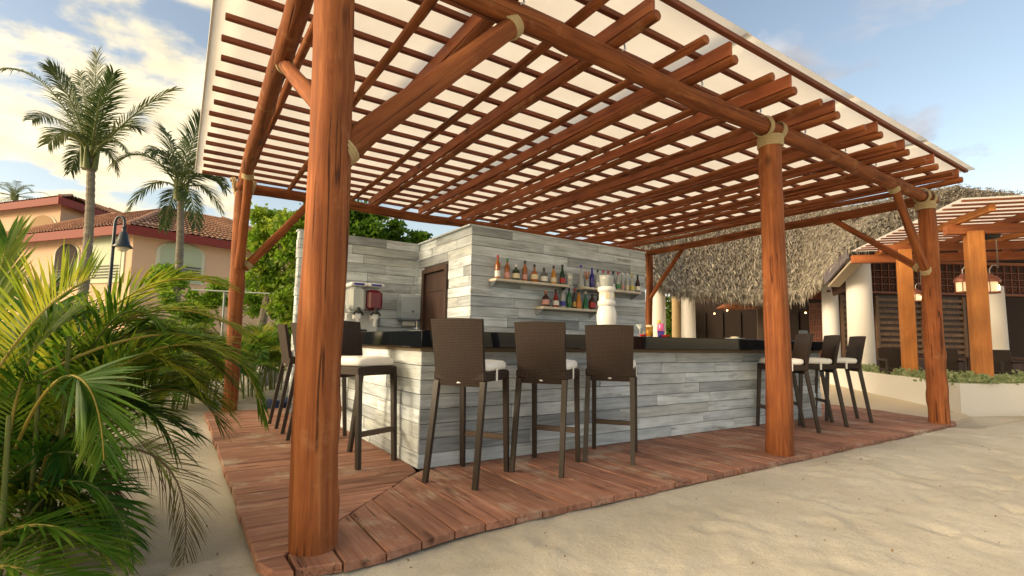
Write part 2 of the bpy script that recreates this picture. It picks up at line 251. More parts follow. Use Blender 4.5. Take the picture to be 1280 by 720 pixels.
# ------------------------------------------------------------------ builders
COL = scene.collection
WM = {}
class MB:
    def __init__(s): s.v = []; s.f = []; s.sm = []
    def add(s, vs, fs, smooth=False):
        o = len(s.v); s.v += [tuple(v) for v in vs]; s.f += [tuple(i + o for i in f) for f in fs]; s.sm += [smooth] * len(fs)
    def box(s, c, size, rot=None, taper=1.0):
        x, y, z = size[0] / 2, size[1] / 2, size[2] / 2
        vs = [V((sx * x * (taper if sz > 0 else 1), sy * y * (taper if sz > 0 else 1), sz * z)) for sz in (-1, 1) for sx, sy in ((-1, -1), (1, -1), (1, 1), (-1, 1))]
        if rot is not None: vs = [rot @ v for v in vs]
        s.add([v + V(c) for v in vs], [(3, 2, 1, 0), (4, 5, 6, 7), (0, 1, 5, 4), (1, 2, 6, 5), (2, 3, 7, 6), (3, 0, 4, 7)])
    def bbox(s, c, size, bev=0.004, rot=None):
        """box with chamfered vertical-ish edges on all 12 edges (cheap 3-ring bevel)"""
        x, y, z = [q / 2 for q in size]; b = min(bev, x * .9, y * .9, z * .9); vs = []; fs = []
        def ring(a, d, zz): return [(-a, -d + b, zz), (-a + b, -d, zz), (a - b, -d, zz), (a, -d + b, zz), (a, d - b, zz), (a - b, d, zz), (-a + b, d, zz), (-a, d - b, zz)]
        for (ins, zz) in ((b, -z), (0, -z + b), (0, z - b), (b, z)): vs += ring(x - ins, y - ins, zz)
        for k in range(3):
            for i in range(8): fs.append((k * 8 + i, k * 8 + (i + 1) % 8, k * 8 + 8 + (i + 1) % 8, k * 8 + 8 + i))
        fs.append(tuple(range(7, -1, -1))); fs.append(tuple(range(24, 32)))
        vs = [V(v) for v in vs]
        if rot is not None: vs = [rot @ v for v in vs]
        s.add([v + V(c) for v in vs], fs)
    def tube(s, pts, radii, n=8, caps=True, smooth=True):
        pts = [V(p) for p in pts]; m = len(pts)
        if not hasattr(radii, '__len__'): radii = [radii] * m
        vs = []; fs = []; up = None
        for i, p in enumerate(pts):
            t = (pts[min(i + 1, m - 1)] - pts[max(i - 1, 0)]).normalized()
            if up is None: up = V((0, 0, 1)) if abs(t.z) < 0.9 else V((1, 0, 0))
            a = t.cross(up); a = a.normalized() if a.length > 1e-6 else t.orthogonal().normalized(); b = t.cross(a).normalized(); up = -b
            for k in range(n):
                w = 2 * math.pi * k / n; vs.append(p + a * (math.cos(w) * radii[i]) + b * (math.sin(w) * radii[i]))
        for i in range(m - 1):
            for k in range(n): fs.append((i * n + k, i * n + (k + 1) % n, (i + 1) * n + (k + 1) % n, (i + 1) * n + k))
        s.add(vs, fs, smooth)
        if caps: s.add(vs[:n], [tuple(range(n - 1, -1, -1))]); s.add(vs[-n:], [tuple(range(n))])
    def lathe(s, prof, n=16, c=(0, 0, 0), smooth=True):
        vs = []; fs = []; c = V(c)
        for r, z in prof:
            for k in range(n): w = 2 * math.pi * k / n; vs.append(c + V((r * math.cos(w), r * math.sin(w), z)))
        for i in range(len(prof) - 1):
            for k in range(n): fs.append((i * n + k, i * n + (k + 1) % n, (i + 1) * n + (k + 1) % n, (i + 1) * n + k))
        s.add(vs, fs, smooth); s.add(vs[:n], [tuple(range(n - 1, -1, -1))]); s.add(vs[-n:], [tuple(range(n))])
    def prism(s, poly, z0, z1):
        n = len(poly); a = [V((p[0], p[1], z0)) for p in poly]; b = [V((p[0], p[1], z1)) for p in poly]
        s.add(a + b, [tuple(range(n - 1, -1, -1)), tuple(range(n, 2 * n))] + [(i, (i + 1) % n, n + (i + 1) % n, n + i) for i in range(n)])
    def mesh(s, name):
        me = bpy.data.meshes.new(name); me.from_pydata(s.v, [], s.f)
        me.polygons.foreach_set('use_smooth', s.sm); me.update(); return me
def I4(): return Matrix.Identity(4)
def link(name, data, parent=None, mw=None):
    o = bpy.data.objects.new(name, data); COL.objects.link(o); mw = mw if mw is not None else I4(); WM[o] = mw
    if parent is not None: o.parent = parent; o.matrix_basis = WM[parent].inverted() @ mw
    else: o.matrix_basis = mw
    return o
def T(v): return Matrix.Translation(V(v))
def obj(mb, name, mat, parent=None, mw=None, world=False):
    """world=True: vertices are world coordinates; the origin moves to their centre"""
    if world:
        n = len(mb.v); c = V((sum(v[0] for v in mb.v) / n, sum(v[1] for v in mb.v) / n, sum(v[2] for v in mb.v) / n))
        mb.v = [(v[0] - c.x, v[1] - c.y, v[2] - c.z) for v in mb.v]; mw = T(c)
    me = mb.mesh(name) if isinstance(mb, MB) else mb
    o = link(name, me, parent, mw)
    if mat is not None and not me.materials: me.materials.append(M[mat] if isinstance(mat, str) else mat)
    return o
def tag(o, label, cat, group=None):
    o['label'] = label; o['category'] = cat
    if group: o['group'] = group
    return o
def thing(name, label, cat, loc=(0, 0, 0), rz=0.0, group=None):
    o = link(name, None, None, T(loc) @ Matrix.Rotation(rz, 4, 'Z')); o.empty_display_size = 0.1
    return tag(o, label, cat, group)
def copy_tree(o, parent=None):
    c = o.copy(); COL.objects.link(c); c.parent = parent
    for ch in [x for x in bpy.data.objects if x.parent == o and x != c]: copy_tree(ch, c)
    return c
def align(p0, p1, roll=0.0):
    p0, p1 = V(p0), V(p1); d = (p1 - p0)
    q = d.to_track_quat('Z', 'Y').to_matrix().to_4x4()
    return T(p0) @ q @ Matrix.Rotation(roll, 4, 'Z')
def frame_align(p0, p1, up=(0, 0, 1)):
    """local Z along p0->p1, local Y as near to up as possible"""
    z = (V(p1) - V(p0)).normalized(); x = V(up).cross(z).normalized(); y = z.cross(x)
    m = Matrix((x, y, z)).transposed().to_4x4(); m.translation = V(p0); return m
def log_mesh(L, r0, r1, seed=0, wob=0.012, n=16, name='log', flare=0.0):
    mb = MB(); segs = max(3, int(L / 0.09)); vs = []; fs = []
    kn = [(random.Random(seed * 13 + q).uniform(0, L), random.Random(seed * 17 + q).uniform(0, 6.283), random.Random(seed * 19 + q).uniform(0.03, 0.09)) for q in range(int(L * 2.2))]
    for i in range(segs + 1):
        z = L * i / segs; f = i / segs; r = r0 + (r1 - r0) * f + flare * math.exp(-z / 0.25)
        ox = noise.noise(V((seed * 7.3, z * 0.55, 1))) * wob * 1.6; oy = noise.noise(V((seed * 3.1, z * 0.55, 9))) * wob * 1.6
        for k in range(n):
            w = 2 * math.pi * k / n
            rr = r * (1 + 0.075 * noise.noise(V((math.cos(w) * 1.1 + seed, math.sin(w) * 1.1, z * 0.9))) + 0.035 * noise.noise(V((math.cos(w) * 2.6, math.sin(w) * 2.6 + seed, z * 3.5))))
            for kz, ka, kr in kn:
                if abs(z - kz) < 0.3: dw = (w - ka + math.pi) % (2 * math.pi) - math.pi; rr += r * kr * 2.2 * math.exp(-((z - kz) / 0.09) ** 2 - (dw / 0.5) ** 2)
            vs.append((ox + rr * math.cos(w), oy + rr * math.sin(w), z))
    for i in range(segs):
        for k in range(n): fs.append((i * n + k, i * n + (k + 1) % n, (i + 1) * n + (k + 1) % n, (i + 1) * n + k))
    mb.add(vs, fs, True)
    cr = r0 * 0.88 + flare; 
    for (zz, base, dz, rev) in ((0, 0, -0.008, True), (L, segs * n, 0.008, False)):
        ring = vs[base:base + n]; inner = [(v[0] * 0.85, v[1] * 0.85, zz + dz) for v in ring]
        ff = [(k, (k + 1) % n, n + (k + 1) % n, n + k) for k in range(n)] + [tuple(range(n, 2 * n))]
        if rev: ff = [tuple(reversed(q)) for q in ff]
        mb.add(ring + inner, ff)
    return mb
def log(name, p0, p1, r0, r1, parent, mat='log', seed=None, wob=0.012, flare=0.0, n=16):
    seed = random.random() * 50 if seed is None else seed
    L = (V(p1) - V(p0)).length
    return obj(log_mesh(L, r0, r1, seed, wob, n, name, flare), name, mat, parent, align(p0, p1, random.random() * 6))
def bar(name, p0, p1, w, h, parent, mat, up=(0, 0, 1), bev=0.004):
    """square timber from p0 to p1, w across, h along up"""
    L = (V(p1) - V(p0)).length; mb = MB(); mb.bbox((0, 0, L / 2), (w, h, L), bev); return obj(mb, name, mat, parent, frame_align(p0, p1, up))
def rope_wrap(name, c, axis, r, turns, parent, rr=0.014, pitch=None):
    mb = MB(); c = V(c); axis = V(axis).normalized(); a = axis.orthogonal().normalized(); b = axis.cross(a); pitch = pitch or rr * 1.7
    n = turns * 14; pts = []
    for i in range(n + 1):
        w = 2 * math.pi * i / 14; pts.append(c + a * (math.cos(w) * (r + rr * .5)) + b * (math.sin(w) * (r + rr * .5)) + axis * (pitch * (i / 14 - turns / 2)))
    mb.tube(pts, rr, 6); return obj(mb, name, 'rope', parent, world=True)
# ================================================================== THE SETTING
def sand_h(x, y):
    h = -0.055 + 0.014 * noise.noise(V((x * 0.35, y * 0.35, 0))) + 0.010 * noise.noise(V((x * 1.1, y * 1.1, 5))) + 0.006 * noise.noise(V((x * 3.1, y * 3.1, 2)))
    # drift lying against the far half of the deck's front edge
    h += 0.055 * math.exp(-((y + 1.75) / 0.5) ** 2) * min(1, max(0, (x - 1.2) / 2.5))
    if x > 7.2 and y > -1.6: h = min(h, -0.085) - 0.02
    if -1.28 < x < 8.6 and y > -1.29 and y < 5.2: h = min(h, -0.055)
    return h
def build_sand():
    rs = random.Random(5)
    def axis(lo, hi, step, far):
        a = []; x = lo
        while x <= hi: a.append(x); x += step
        d = step * 1.6; x = hi
        while x < far: x += d; a.append(x); d *= 1.45
        d = step * 1.6; x = lo; pre = []
        while x > -far: x -= d; pre.append(x); d *= 1.45
        return pre[::-1] + a
    xs = axis(-3.6, 10.5, 0.055, 900); ys = axis(-4.2, 1.2, 0.045, 900)
    prints = []
    for i in range(620):
        x = rs.uniform(-2.6, 10.5); y = rs.uniform(-4.1, -1.35); w = rs.uniform(0, 6.28)
        prints.append((x, y, math.cos(w), math.sin(w), rs.uniform(0.06, 0.15), rs.uniform(0.04, 0.07), rs.uniform(0.006, 0.016)))
    for i in range(70):
        x = rs.uniform(-2.4, -1.35); y = rs.uniform(-1.5, 5); w = rs.uniform(0, 6.28)
        prints.append((x, y, math.cos(w), math.sin(w), rs.uniform(0.08, 0.15), rs.uniform(0.04, 0.07), rs.uniform(0.008, 0.02)))
    grid = {}
    for p in prints:
        for gx in range(int((p[0] - .4) // .5), int((p[0] + .4) // .5) + 1):
            for gy in range(int((p[1] - .4) // .5), int((p[1] + .4) // .5) + 1): grid.setdefault((gx, gy), []).append(p)
    vs = []
    for y in ys:
        for x in xs:
            if abs(x) > 60 or abs(y) > 60: vs.append((x, y, -0.09)); continue
            h = sand_h(x, y)
            for p in grid.get((int(x // .5), int(y // .5)), ()):
                dx, dy = x - p[0], y - p[1]; u = (dx * p[2] + dy * p[3]) / p[4]; v = (-dx * p[3] + dy * p[2]) / p[5]; q = u * u + v * v
                if q < 6: h += p[6] * (-math.exp(-q) + 0.55 * math.exp(-(math.sqrt(q) - 1.5) ** 2 * 4))
            vs.append((x, y, h))
    n = len(xs); fs = [(j * n + i, j * n + i + 1, (j + 1) * n + i + 1, (j + 1) * n + i) for j in range(len(ys) - 1) for i in range(n - 1)]
    mb = MB(); mb.add(vs, fs, True); o = obj(mb, 'sand', 'sand'); o['kind'] = 'structure'
build_sand()
# paved apron between the deck and the planter
mb = MB(); mb.prism([(6.6, -1.0), (7.6, -1.12), (9.2, -1.0), (9.62, -0.8), (14.6, 3.44), (14.6, 9), (6.6, 9)], -0.12, -0.045)
o = obj(mb, 'walkway', 'paving'); o['kind'] = 'structure'
# ------------------------------------------------------------------ deck
deck = link('deck', None, None, T((3.0, 0.5, 0))); deck['kind'] = 'structure'; deck['label'] = 'worn red brown plank deck under the pergola'
def deck_board(poly, along):
    """poly in world xy; grain runs along local Z (world x or y)"""
    cx = sum(p[0] for p in poly) / len(poly); cy = sum(p[1] for p in poly) / len(poly)
    th = 0.045; zt = random.uniform(-0.0025, 0.0025); b = 0.006
    # local frame: Z along the board, Y up
    m = frame_align((cx, cy, 0), (cx + 1, cy, 0)) if along == 'x' else frame_align((cx, cy, 0), (cx, cy + 1, 0))
    inv = m.inverted(); n = len(poly)
    def inset(p):
        d = V((cx - p[0], cy - p[1])); l = d.length; return (p[0] + math.copysign(min(b, abs(d.x)), d.x), p[1] + math.copysign(min(b, abs(d.y)), d.y))
    top = [V((*inset(p), zt)) for p in poly]; mid = [V((p[0], p[1], zt - b)) for p in poly]; bot = [V((p[0], p[1], zt - th)) for p in poly]
    vs = [inv @ v for v in bot + mid + top]
    fs = [tuple(range(n - 1, -1, -1)), tuple(range(2 * n, 3 * n))] + [(k * n + i, k * n + (i + 1) % n, (k + 1) * n + (i + 1) % n, (k + 1) * n + i) for k in (0, 1) for i in range(n)]
    mb = MB(); mb.add(vs, fs); obj(mb, 'plank', 'deck', deck, m)
g = 0.005
y = -1.19
while y < 4.4:                                    # boards across the side bay
    w = 0.235 + random.uniform(-0.006, 0.006); y1 = min(y + w, 4.42); xl = -1.305 + random.uniform(-0.008, 0.008)
    if y1 > 0: poly = [(xl, y + g), (max(min(y, 0), -2) if y < 0 else 0.02, y + g), (0.02, y1 - g), (xl, y1 - g)]
    else: poly = [(xl, y + g), (y + g, y + g), (y1 - g, y1 - g), (xl, y1 - g)]
    deck_board(poly, 'x'); y = y1
x = -1.17
def fy(x):
    pts = [(-1.3, -1.33), (-1.1, -1.40), (-0.86, -1.425), (-0.65, -1.385), (-0.42, -1.335), (-0.2, -1.31), (0.4, -1.297), (7.76, -1.27), (8.6, 0.8)]
    for (a, b), (c, d) in zip(pts, pts[1:]):
        if a <= x <= c: return b + (d - b) * (x - a) / (c - a)
    return -1.3
while x < 8.3:                                    # boards running out to the front edge
    w = 0.208 + random.uniform(-0.005, 0.005); x1 = x + w; j = random.uniform(-0.008, 0.008)
    back = 0.03 if x1 < 6.4 else 4.45
    if x < 0: poly = [(x + g, fy(x) + j), (x1 - g, fy(x1 - 0.001) + j), (x1 - g, min(x1, 0.02) - 2 * g - 0.004), (x + g, x - 0.012)]
    else: poly = [(x + g, fy(x) + j), (x1 - g, fy(x1) + j), (x1 - g, back), (x + g, back)]
    deck_board(poly, 'y'); x = x1
# corner pieces round the foot of the big post
deck_board([(-1.31, -1.20), (-1.185, -1.205), (-1.18, -1.395), (-1.26, -1.36)], 'x')
mb = MB(); mb.prism([(-1.25, -1.15), (-0.9, -1.30), (-0.2, -1.22), (7.7, -1.18), (8.3, 0.6), (8.3, 4.4), (-1.27, 4.38)], -0.3, -0.052); obj(mb, 'subframe', 'core', deck, world=True)
# ================================================================== PERGOLA
pergola = thing('pergola', 'red brown log pergola with white sheet roof standing over the beach bar', 'pergola', (3, 1.5, 0))
BZc = 3.27
def post(x, y, r0, r1, top, lean=(0, 0), seed=1, flare=0.0):
    return log('post', (x, y, -0.06), (x + lean[0], y + lean[1], top), r0, r1, pergola, seed=seed, wob=0.032, flare=flare, n=24)
P1 = post(-1.045, -1.16, 0.114, 0.104, 3.36, (-0.045, 0.02), 3.3)
P2 = post(3.30, -1.12, 0.125, 0.103, 3.2, (0.0, 0.0), 8.1)
P3 = post(7.40, -1.12, 0.125, 0.105, 3.2, (0.0, 0.0), 5.7)
P4 = post(-1.0, 4.42, 0.10, 0.095, 3.22, (0.0, 0.0), 2.2)
P5 = post(7.58, 4.32, 0.085, 0.08, 3.2, (0, 0), 12.2)
for (p, q, r) in (((-2.3, -1.12, BZc), (7.72, -1.12, BZc), 0.085), ((-1.0, 4.42, 3.24), (7.65, 4.42, 3.24), 0.078), ((7.52, -1.0, 3.235), (7.58, 4.6, 3.215), 0.075)):
    log('beam', p, q, r, r * 0.95, pergola, wob=0.02)
log('beam', (-1.16, -1.35, 3.27), (-1.03, 4.75, 3.25), 0.076, 0.074, pergola, wob=0.035, seed=4.4)
def brace(p, q, r, rope0=True, rope1=True):
    b = log('brace', p, q, r, r * 0.93, pergola, wob=0.015); d = (V(q) - V(p)).normalized()
    for on, c in ((rope0, V(p) + d * 0.06), (rope1, V(q) - d * 0.06)):
        if on: rope_wrap('rope', c, d, r, 4, b, 0.011)
brace((-1.03, -1.13, 2.02), (0.14, -1.12, 3.24), 0.072)
brace((-1.07, -1.10, 2.27), (-1.1, 0.42, 3.26), 0.055)
brace((7.33, -1.12, 2.12), (6.28, -1.12, 3.24), 0.055)
brace((7.42, -1.03, 2.2), (7.52, 0.2, 3.22), 0.05, True, False)
brace((7.58, 4.27, 2.12), (7.56, 3.3, 3.2), 0.05, False, False)
brace((-0.93, 4.4, 2.05), (-0.05, 4.42, 3.2), 0.06, True, False)
brace((-1.0, 4.34, 2.05), (-1.04, 3.45, 3.22), 0.06, False, True)
for p, c, r in ((P2, (3.30, -1.12, 3.13), 0.108), (P3, (7.40, -1.12, 3.13), 0.11), (P4, (-1.0, 4.42, 3.15), 0.10), (P1, (-1.04, -1.14, 3.12), 0.112)):
    rope_wrap('rope', c, (0, 0, 1), r, 5, p, 0.013)
    rope_wrap('rope', (c[0] - 0.12, c[1], BZc), (1, 0, 0.25), 0.095, 3, p, 0.012)
    rope_wrap('rope', (c[0] + 0.12, c[1], BZc), (1, 0, -0.25), 0.095, 3, p, 0.012)
PZ = 3.392
pairs = [7.30, 6.36, 5.52, 4.69, 3.80, 2.95, 2.02, 1.07, 0.10]
for i, x in enumerate(pairs):
    x += random.uniform(-0.012, 0.012); j = random.uniform(-0.02, 0.02)
    log('rafter_pole', (x, -1.57 + j, PZ), (x + 0.01, 4.95, PZ - 0.005), 0.042, 0.038, pergola, wob=0.018)
    bar('rafter_plank', (x - 0.012, -1.545 + j, 3.497), (x - 0.012, 5.0, 3.495), 0.04, 0.125, pergola, 'plank')
    # steel strap tying the pole to the beam
    mb = MB(); mb.tube([(x + 0.02, -1.22, PZ + 0.07), (x + 0.025, -1.215, PZ), (x + 0.05, -1.21, PZ - 0.05), (x + 0.02, -1.20, PZ - 0.07)], 0.008, 6); obj(mb, 'strap', 'steel', pergola, world=True)
for x in [-0.97, -0.35, 0.62, 1.59, 2.53, 3.36, 4.35, 5.13, 6.0, 6.86]:
    log('rafter_pole', (x, -1.59 + random.uniform(-0.03, 0.03), PZ + 0.004), (x + random.uniform(-0.03, 0.03), 4.9, PZ), 0.038, 0.034, pergola, wob=0.018)
yb = -1.56
while yb < 5.3:
    bar('batten', (-1.525 + random.uniform(-0.02, 0.02), yb + random.uniform(-0.014, 0.014), 3.583), (7.64 + random.uniform(-0.04, 0.02), yb + random.uniform(-0.014, 0.014), 3.583), 0.05, 0.044, pergola, 'batten'); yb += 0.352
xs_ = [-1.60, 0.2, 2.1, 4.0, 5.9, 7.72]
for k in range(5):
    mb = MB(); z = 3.612 + (0.009 if k % 2 else 0); a, b = xs_[k] - (0.0 if k % 2 == 0 else 0.05), xs_[k + 1] + (0.05 if k % 2 and k < 4 else 0)
    nxx, nyy = 8, 20; vs = []; 
    for side in (0, 1):
        for j in range(nyy + 1):
            for i in range(nxx + 1):
                xx = a + (b - a) * i / nxx; yy = -1.625 + 6.95 * j / nyy
                vs.append((xx, yy, z + side * 0.008 + 0.004 * noise.noise(V((xx * 1.3, yy * 1.3, k)))))
    w1 = nxx + 1; off = w1 * (nyy + 1); fs = []
    for j in range(nyy):
        for i in range(nxx):
            q = (j * w1 + i, j * w1 + i + 1, (j + 1) * w1 + i + 1, (j + 1) * w1 + i); fs.append(tuple(reversed(q))); fs.append(tuple(off + t for t in q))
    for i in range(nxx): fs.append((i, i + 1, off + i + 1, off + i)); fs.append((nyy * w1 + i + 1, nyy * w1 + i, off + nyy * w1 + i, off + nyy * w1 + i + 1))
    for j in range(nyy): fs.append(((j + 1) * w1, j * w1, off + j * w1, off + (j + 1) * w1)); fs.append((j * w1 + nxx, (j + 1) * w1 + nxx, off + (j + 1) * w1 + nxx, off + j * w1 + nxx))
    mb.add(vs, fs, True); obj(mb, 'roof_sheet', 'sheet', pergola, world=True)
mb = MB()
mb.bbox((-1.61, 1.85, 3.617), (0.02, 6.96, 0.045), 0.003); obj(mb, 'edge_strip', 'white', pergola, world=True)
# ================================================================== BAR COUNTER AND WALLS
def cladding(parent, origin, u, nrm, length, height, rows, holes=(), seed=0, lmin=0.55, lmax=1.6, gaph=0.0042):
    """boards on a vertical face: origin lower corner, u along it, nrm outward; one object per board"""
    rs = random.Random(seed); u = V(u); nrm = V(nrm); h = height / rows
    m0 = Matrix((u, nrm.cross(u) if False else V((0, 0, 1)).cross(u), V((0, 0, 1)))).transposed()
    for r in range(rows):
        x = -rs.uniform(0, 0.7); cuts = []
        while x < length: l = rs.uniform(lmin, lmax); cuts.append((max(x, 0), min(x + l, length))); x += l
        z0, z1 = r * h, (r + 1) * h
        for a, b in cuts:
            if b - a < 0.05: continue
            segs = [(a, b)]
            for (ha, hb, hz0, hz1) in holes:
                if z1 <= hz0 + 0.01 or z0 >= hz1 - 0.01: continue
                ns = []
                for (s, e) in segs:
                    if e <= ha or s >= hb: ns.append((s, e)); continue
                    if s < ha - 0.03: ns.append((s, ha))
                    if e > hb + 0.03: ns.append((hb, e))
                segs = ns
            for s, e in segs:
                th = 0.012 + rs.uniform(0, 0.012)
                c = V(origin) + u * ((s + e) / 2) + V((0, 0, (z0 + z1) / 2)) + nrm * (th / 2)
                mb = MB(); mb.bbox((0, 0, 0), (e - s - gaph, th, h - gaph), 0.004)
                mm = Matrix((u, V((0, 0, 1)).cross(u), V((0, 0, 1)))).transposed().to_4x4(); mm.translation = c
                obj(mb, 'board', 'board', parent, mm)
bar_c = thing('bar_counter', 'weathered grey board bar counter with polished black stone top', 'bar counter', (3, 0.2, 0))
mb = MB(); mb.box((3.25, 0.29, 0.49), (6.45, 0.53, 0.98)); mb.box((0.29, 2.0, 0.489), (0.53, 2.86, 0.978)); obj(mb, 'core', 'core', bar_c, world=True)
cladding(bar_c, (0, 0.023, 0.0), (1, 0, 0), (0, -1, 0), 6.5, 0.95, 8, seed=3)
cladding(bar_c, (0.023, 3.43, 0.0), (0, -1, 0), (-1, 0, 0), 3.42, 0.95, 8, seed=4)
cladding(bar_c, (6.477, 0.02, 0.0), (0, 1, 0), (1, 0, 0), 0.53, 0.95, 8, seed=5)
mb = MB(); mb.bbox((3.25, 0.012, 0.968), (6.52, 0.035, 0.034), 0.003); obj(mb, 'trim', 'trim', bar_c, world=True)
mb = MB(); mb.bbox((0.012, 1.71, 0.967), (0.035, 3.36, 0.034), 0.003); obj(mb, 'trim', 'trim', bar_c, world=True)
mb = MB()
mb = MB(); mb.bbox((3.265, 0.175, 1.0525), (6.71, 0.75, 0.135), 0.006); obj(mb, 'stone_top', 'stone', bar_c, world=True)
mb = MB(); mb.bbox((0.245, 1.985, 1.0525), (0.67, 2.862, 0.135), 0.006); obj(mb, 'stone_top', 'stone', bar_c, world=True)
WY, WX, WH = 2.0, 1.53, 2.61
wall = thing('bar_wall', 'weathered grey board wall and room behind the bar with a dark door', 'wall', (2.5, 3, 0))
mb = MB(); mb.box(((WX + 4.9) / 2, 2.9, WH / 2 - 0.02), (4.9 - WX - 0.04, 1.76, WH - 0.04)); mb.box((0.6, 3.85, WH / 2 - 0.021), (1.78, 0.11, WH - 0.042)); obj(mb, 'core', 'core', wall, world=True)
cladding(wall, (WX, WY + 0.022, 0), (1, 0, 0), (0, -1, 0), 4.9 - WX, WH, 19, seed=21, lmin=0.7, lmax=1.9)
D0, D1, DH = 3.80 - 3.568, 3.80 - 2.69, 2.15
cladding(wall, (WX + 0.022, 3.80, 0), (0, -1, 0), (-1, 0, 0), 1.80, WH, 19, holes=((D0, D1, 0, DH),), seed=22)
cladding(wall, (-0.31, 3.79, 0), (1, 0, 0), (0, -1, 0), 1.84, WH, 19, seed=23, lmin=0.6, lmax=1.5)
cladding(wall, (-0.30, 3.91, 0), (0, -1, 0), (-1, 0, 0), 0.13, WH, 19, seed=24, lmin=1.5, lmax=2)
mb = MB(); mb.box((3.2, 2.9, WH - 0.012), (3.42, 1.82, 0.02)); mb.box((0.6, 3.85, WH - 0.012), (1.86, 0.15, 0.02)); obj(mb, 'coping', 'board', wall, world=True)
yd0, yd1 = 2.69, 3.568
door = MB(); door.bbox((WX + 0.03, (yd0 + yd1) / 2, 1.03), (0.04, yd1 - yd0 - 0.12, 2.06), 0.004); door = obj(door, 'door', 'darkwood', wall, world=True)
for c, s in (((WX - 0.0, yd0 + 0.035, DH / 2), (0.07, 0.07, DH)), ((WX - 0.0, yd1 - 0.035, DH / 2), (0.07, 0.07, DH)), ((WX - 0.002, (yd0 + yd1) / 2, DH - 0.035), (0.07, yd1 - yd0 - 0.145, 0.07))):
    mb = MB(); mb.bbox(c, s, 0.004); obj(mb, 'door_frame', 'darkwood', door, world=True)
mb = MB(); mb.bbox((WX + 0.012, (yd0 + yd1) / 2, 1.88), (0.02, yd1 - yd0 - 0.2, 0.2), 0.004); obj(mb, 'panel', 'darkwood', door, world=True)
mb = MB(); mb.tube([(WX + 0.0, yd0 + 0.14, 1.05), (WX - 0.05, yd0 + 0.14, 1.05), (WX - 0.05, yd0 + 0.24, 1.05)], 0.01, 8); obj(mb, 'handle', 'steel', door, world=True)
# ================================================================== BAR STOOLS
def make_stool():
    t = thing('bar_stool', 'x', 'bar stool')
    for sx in (-1, 1):
        mb = MB(); mb.add(*leg_geo((sx * 0.196, -0.205, 0.74), (sx * 0.205, -0.325, 0.0), 0.042, 0.036)); obj(mb, 'leg', 'frame', t, T((0, 0, 0)))
        mb = MB(); mb.add(*leg_geo((sx * 0.196, 0.205, 0.76), (sx * 0.20, 0.245, 0.0), 0.042, 0.036)); obj(mb, 'leg', 'frame', t, T((0, 0, 0)))
    mb = MB(); mb.bbox((0, 0.0, 0.775), (0.44, 0.46, 0.075), 0.012); obj(mb, 'seat', 'wicker', t)
    mb = MB(); mb.bbox((0, 0.236, 0.27), (0.365, 0.028, 0.045), 0.005); obj(mb, 'footrest', plain('worn_footrest', (0.075, 0.05, 0.035), 0.5, bump=0.3, bscale=30), t)
    # curved, back-tilted wicker panel
    nx, nz = 8, 8; vs = []; fs = []
    for side in (0, 1):
        for j in range(nz + 1):
            f = j / nz; z = 0.70 + 0.50 * f; hw = 0.202 + 0.014 * f; y0 = -0.212 - 0.075 * f - 0.015 * f * f
            for i in range(nx + 1):
                s = -1 + 2 * i / nx; vs.append((s * hw, y0 - 0.014 * (1 - s * s) + (0.034 if side else 0), z + 0.006 * (1 - s * s) * f))
    w = nx + 1; off = w * (nz + 1)
    for j in range(nz):
        for i in range(nx): q = (j * w + i, j * w + i + 1, (j + 1) * w + i + 1, (j + 1) * w + i); fs += [q, tuple(off + k for k in reversed(q))]
    for i in range(nx): fs += [(i + 1, i, off + i, off + i + 1), (nz * w + i, nz * w + i + 1, off + nz * w + i + 1, off + nz * w + i)]
    for j in range(nz): fs += [(j * w, (j + 1) * w, off + (j + 1) * w, off + j * w), ((j + 1) * w + nx, j * w + nx, off + j * w + nx, off + (j + 1) * w + nx)]
    mb = MB(); mb.add(vs, fs); back = obj(mb, 'backrest', 'wicker', t)
    for p in back.data.polygons: p.use_smooth = False
    mb = MB(); mb.lathe([(0.001, 0), (0.02, 0.0), (0.017, 0.005), (0.0, 0.006)], 12); b = obj(mb, 'badge', 'steel', back, T((0, -0.226, 0.725)) @ Matrix.Rotation(R(90), 4, 'X') @ Matrix.Diagonal((1, 0.6, 1, 1)))
    # cushion with soft top and its tie
    mb = MB(); n = 12; vs = []; fs = []
    prof = [(0.88, 0.0), (0.99, 0.008), (1.02, 0.03), (1.0, 0.056), (0.93, 0.07), (0.6, 0.078), (0.0, 0.08)]
    m = 28
    for k, z in prof:
        for i in range(m):
            a = 2 * math.pi * i / m; cx, sy = math.cos(a), math.sin(a); e = 0.32
            vs.append((0.212 * k * math.copysign(abs(cx) ** e, cx), 0.012 + 0.212 * k * math.copysign(abs(sy) ** e, sy), 0.812 + z + 0.003 * math.sin(5 * a)))
    for j in range(len(prof) - 1):
        for i in range(m): fs.append((j * m + i, j * m + (i + 1) % m, (j + 1) * m + (i + 1) % m, (j + 1) * m + i))
    fs.append(tuple(range(m - 1, -1, -1))); mb.add(vs, fs, True); cu = obj(mb, 'cushion', 'cushion', t)
    for sx in (-1, 1):
        mb = MB(); mb.box((sx * 0.224, -0.03, 0.785), (0.006, 0.024, 0.095)); obj(mb, 'strap', 'cushion', cu)
    return t
def leg_geo(p, q, w0, w1):
    p, q = V(p), V(q); vs = []
    for c, w in ((q, w1), (p, w0)):
        for sx, sy in ((-1, -1), (1, -1), (1, 1), (-1, 1)): vs.append(c + V((sx * w / 2, sy * w / 2, 0)))
    return vs, [(3, 2, 1, 0), (4, 5, 6, 7), (0, 1, 5, 4), (1, 2, 6, 5), (2, 3, 7, 6), (3, 0, 4, 7)]
stool0 = make_stool()
G1, G2, G3 = 'stools along the bar front near the lit corner', 'stools at the far end of the bar front', 'stools along the side of the bar'
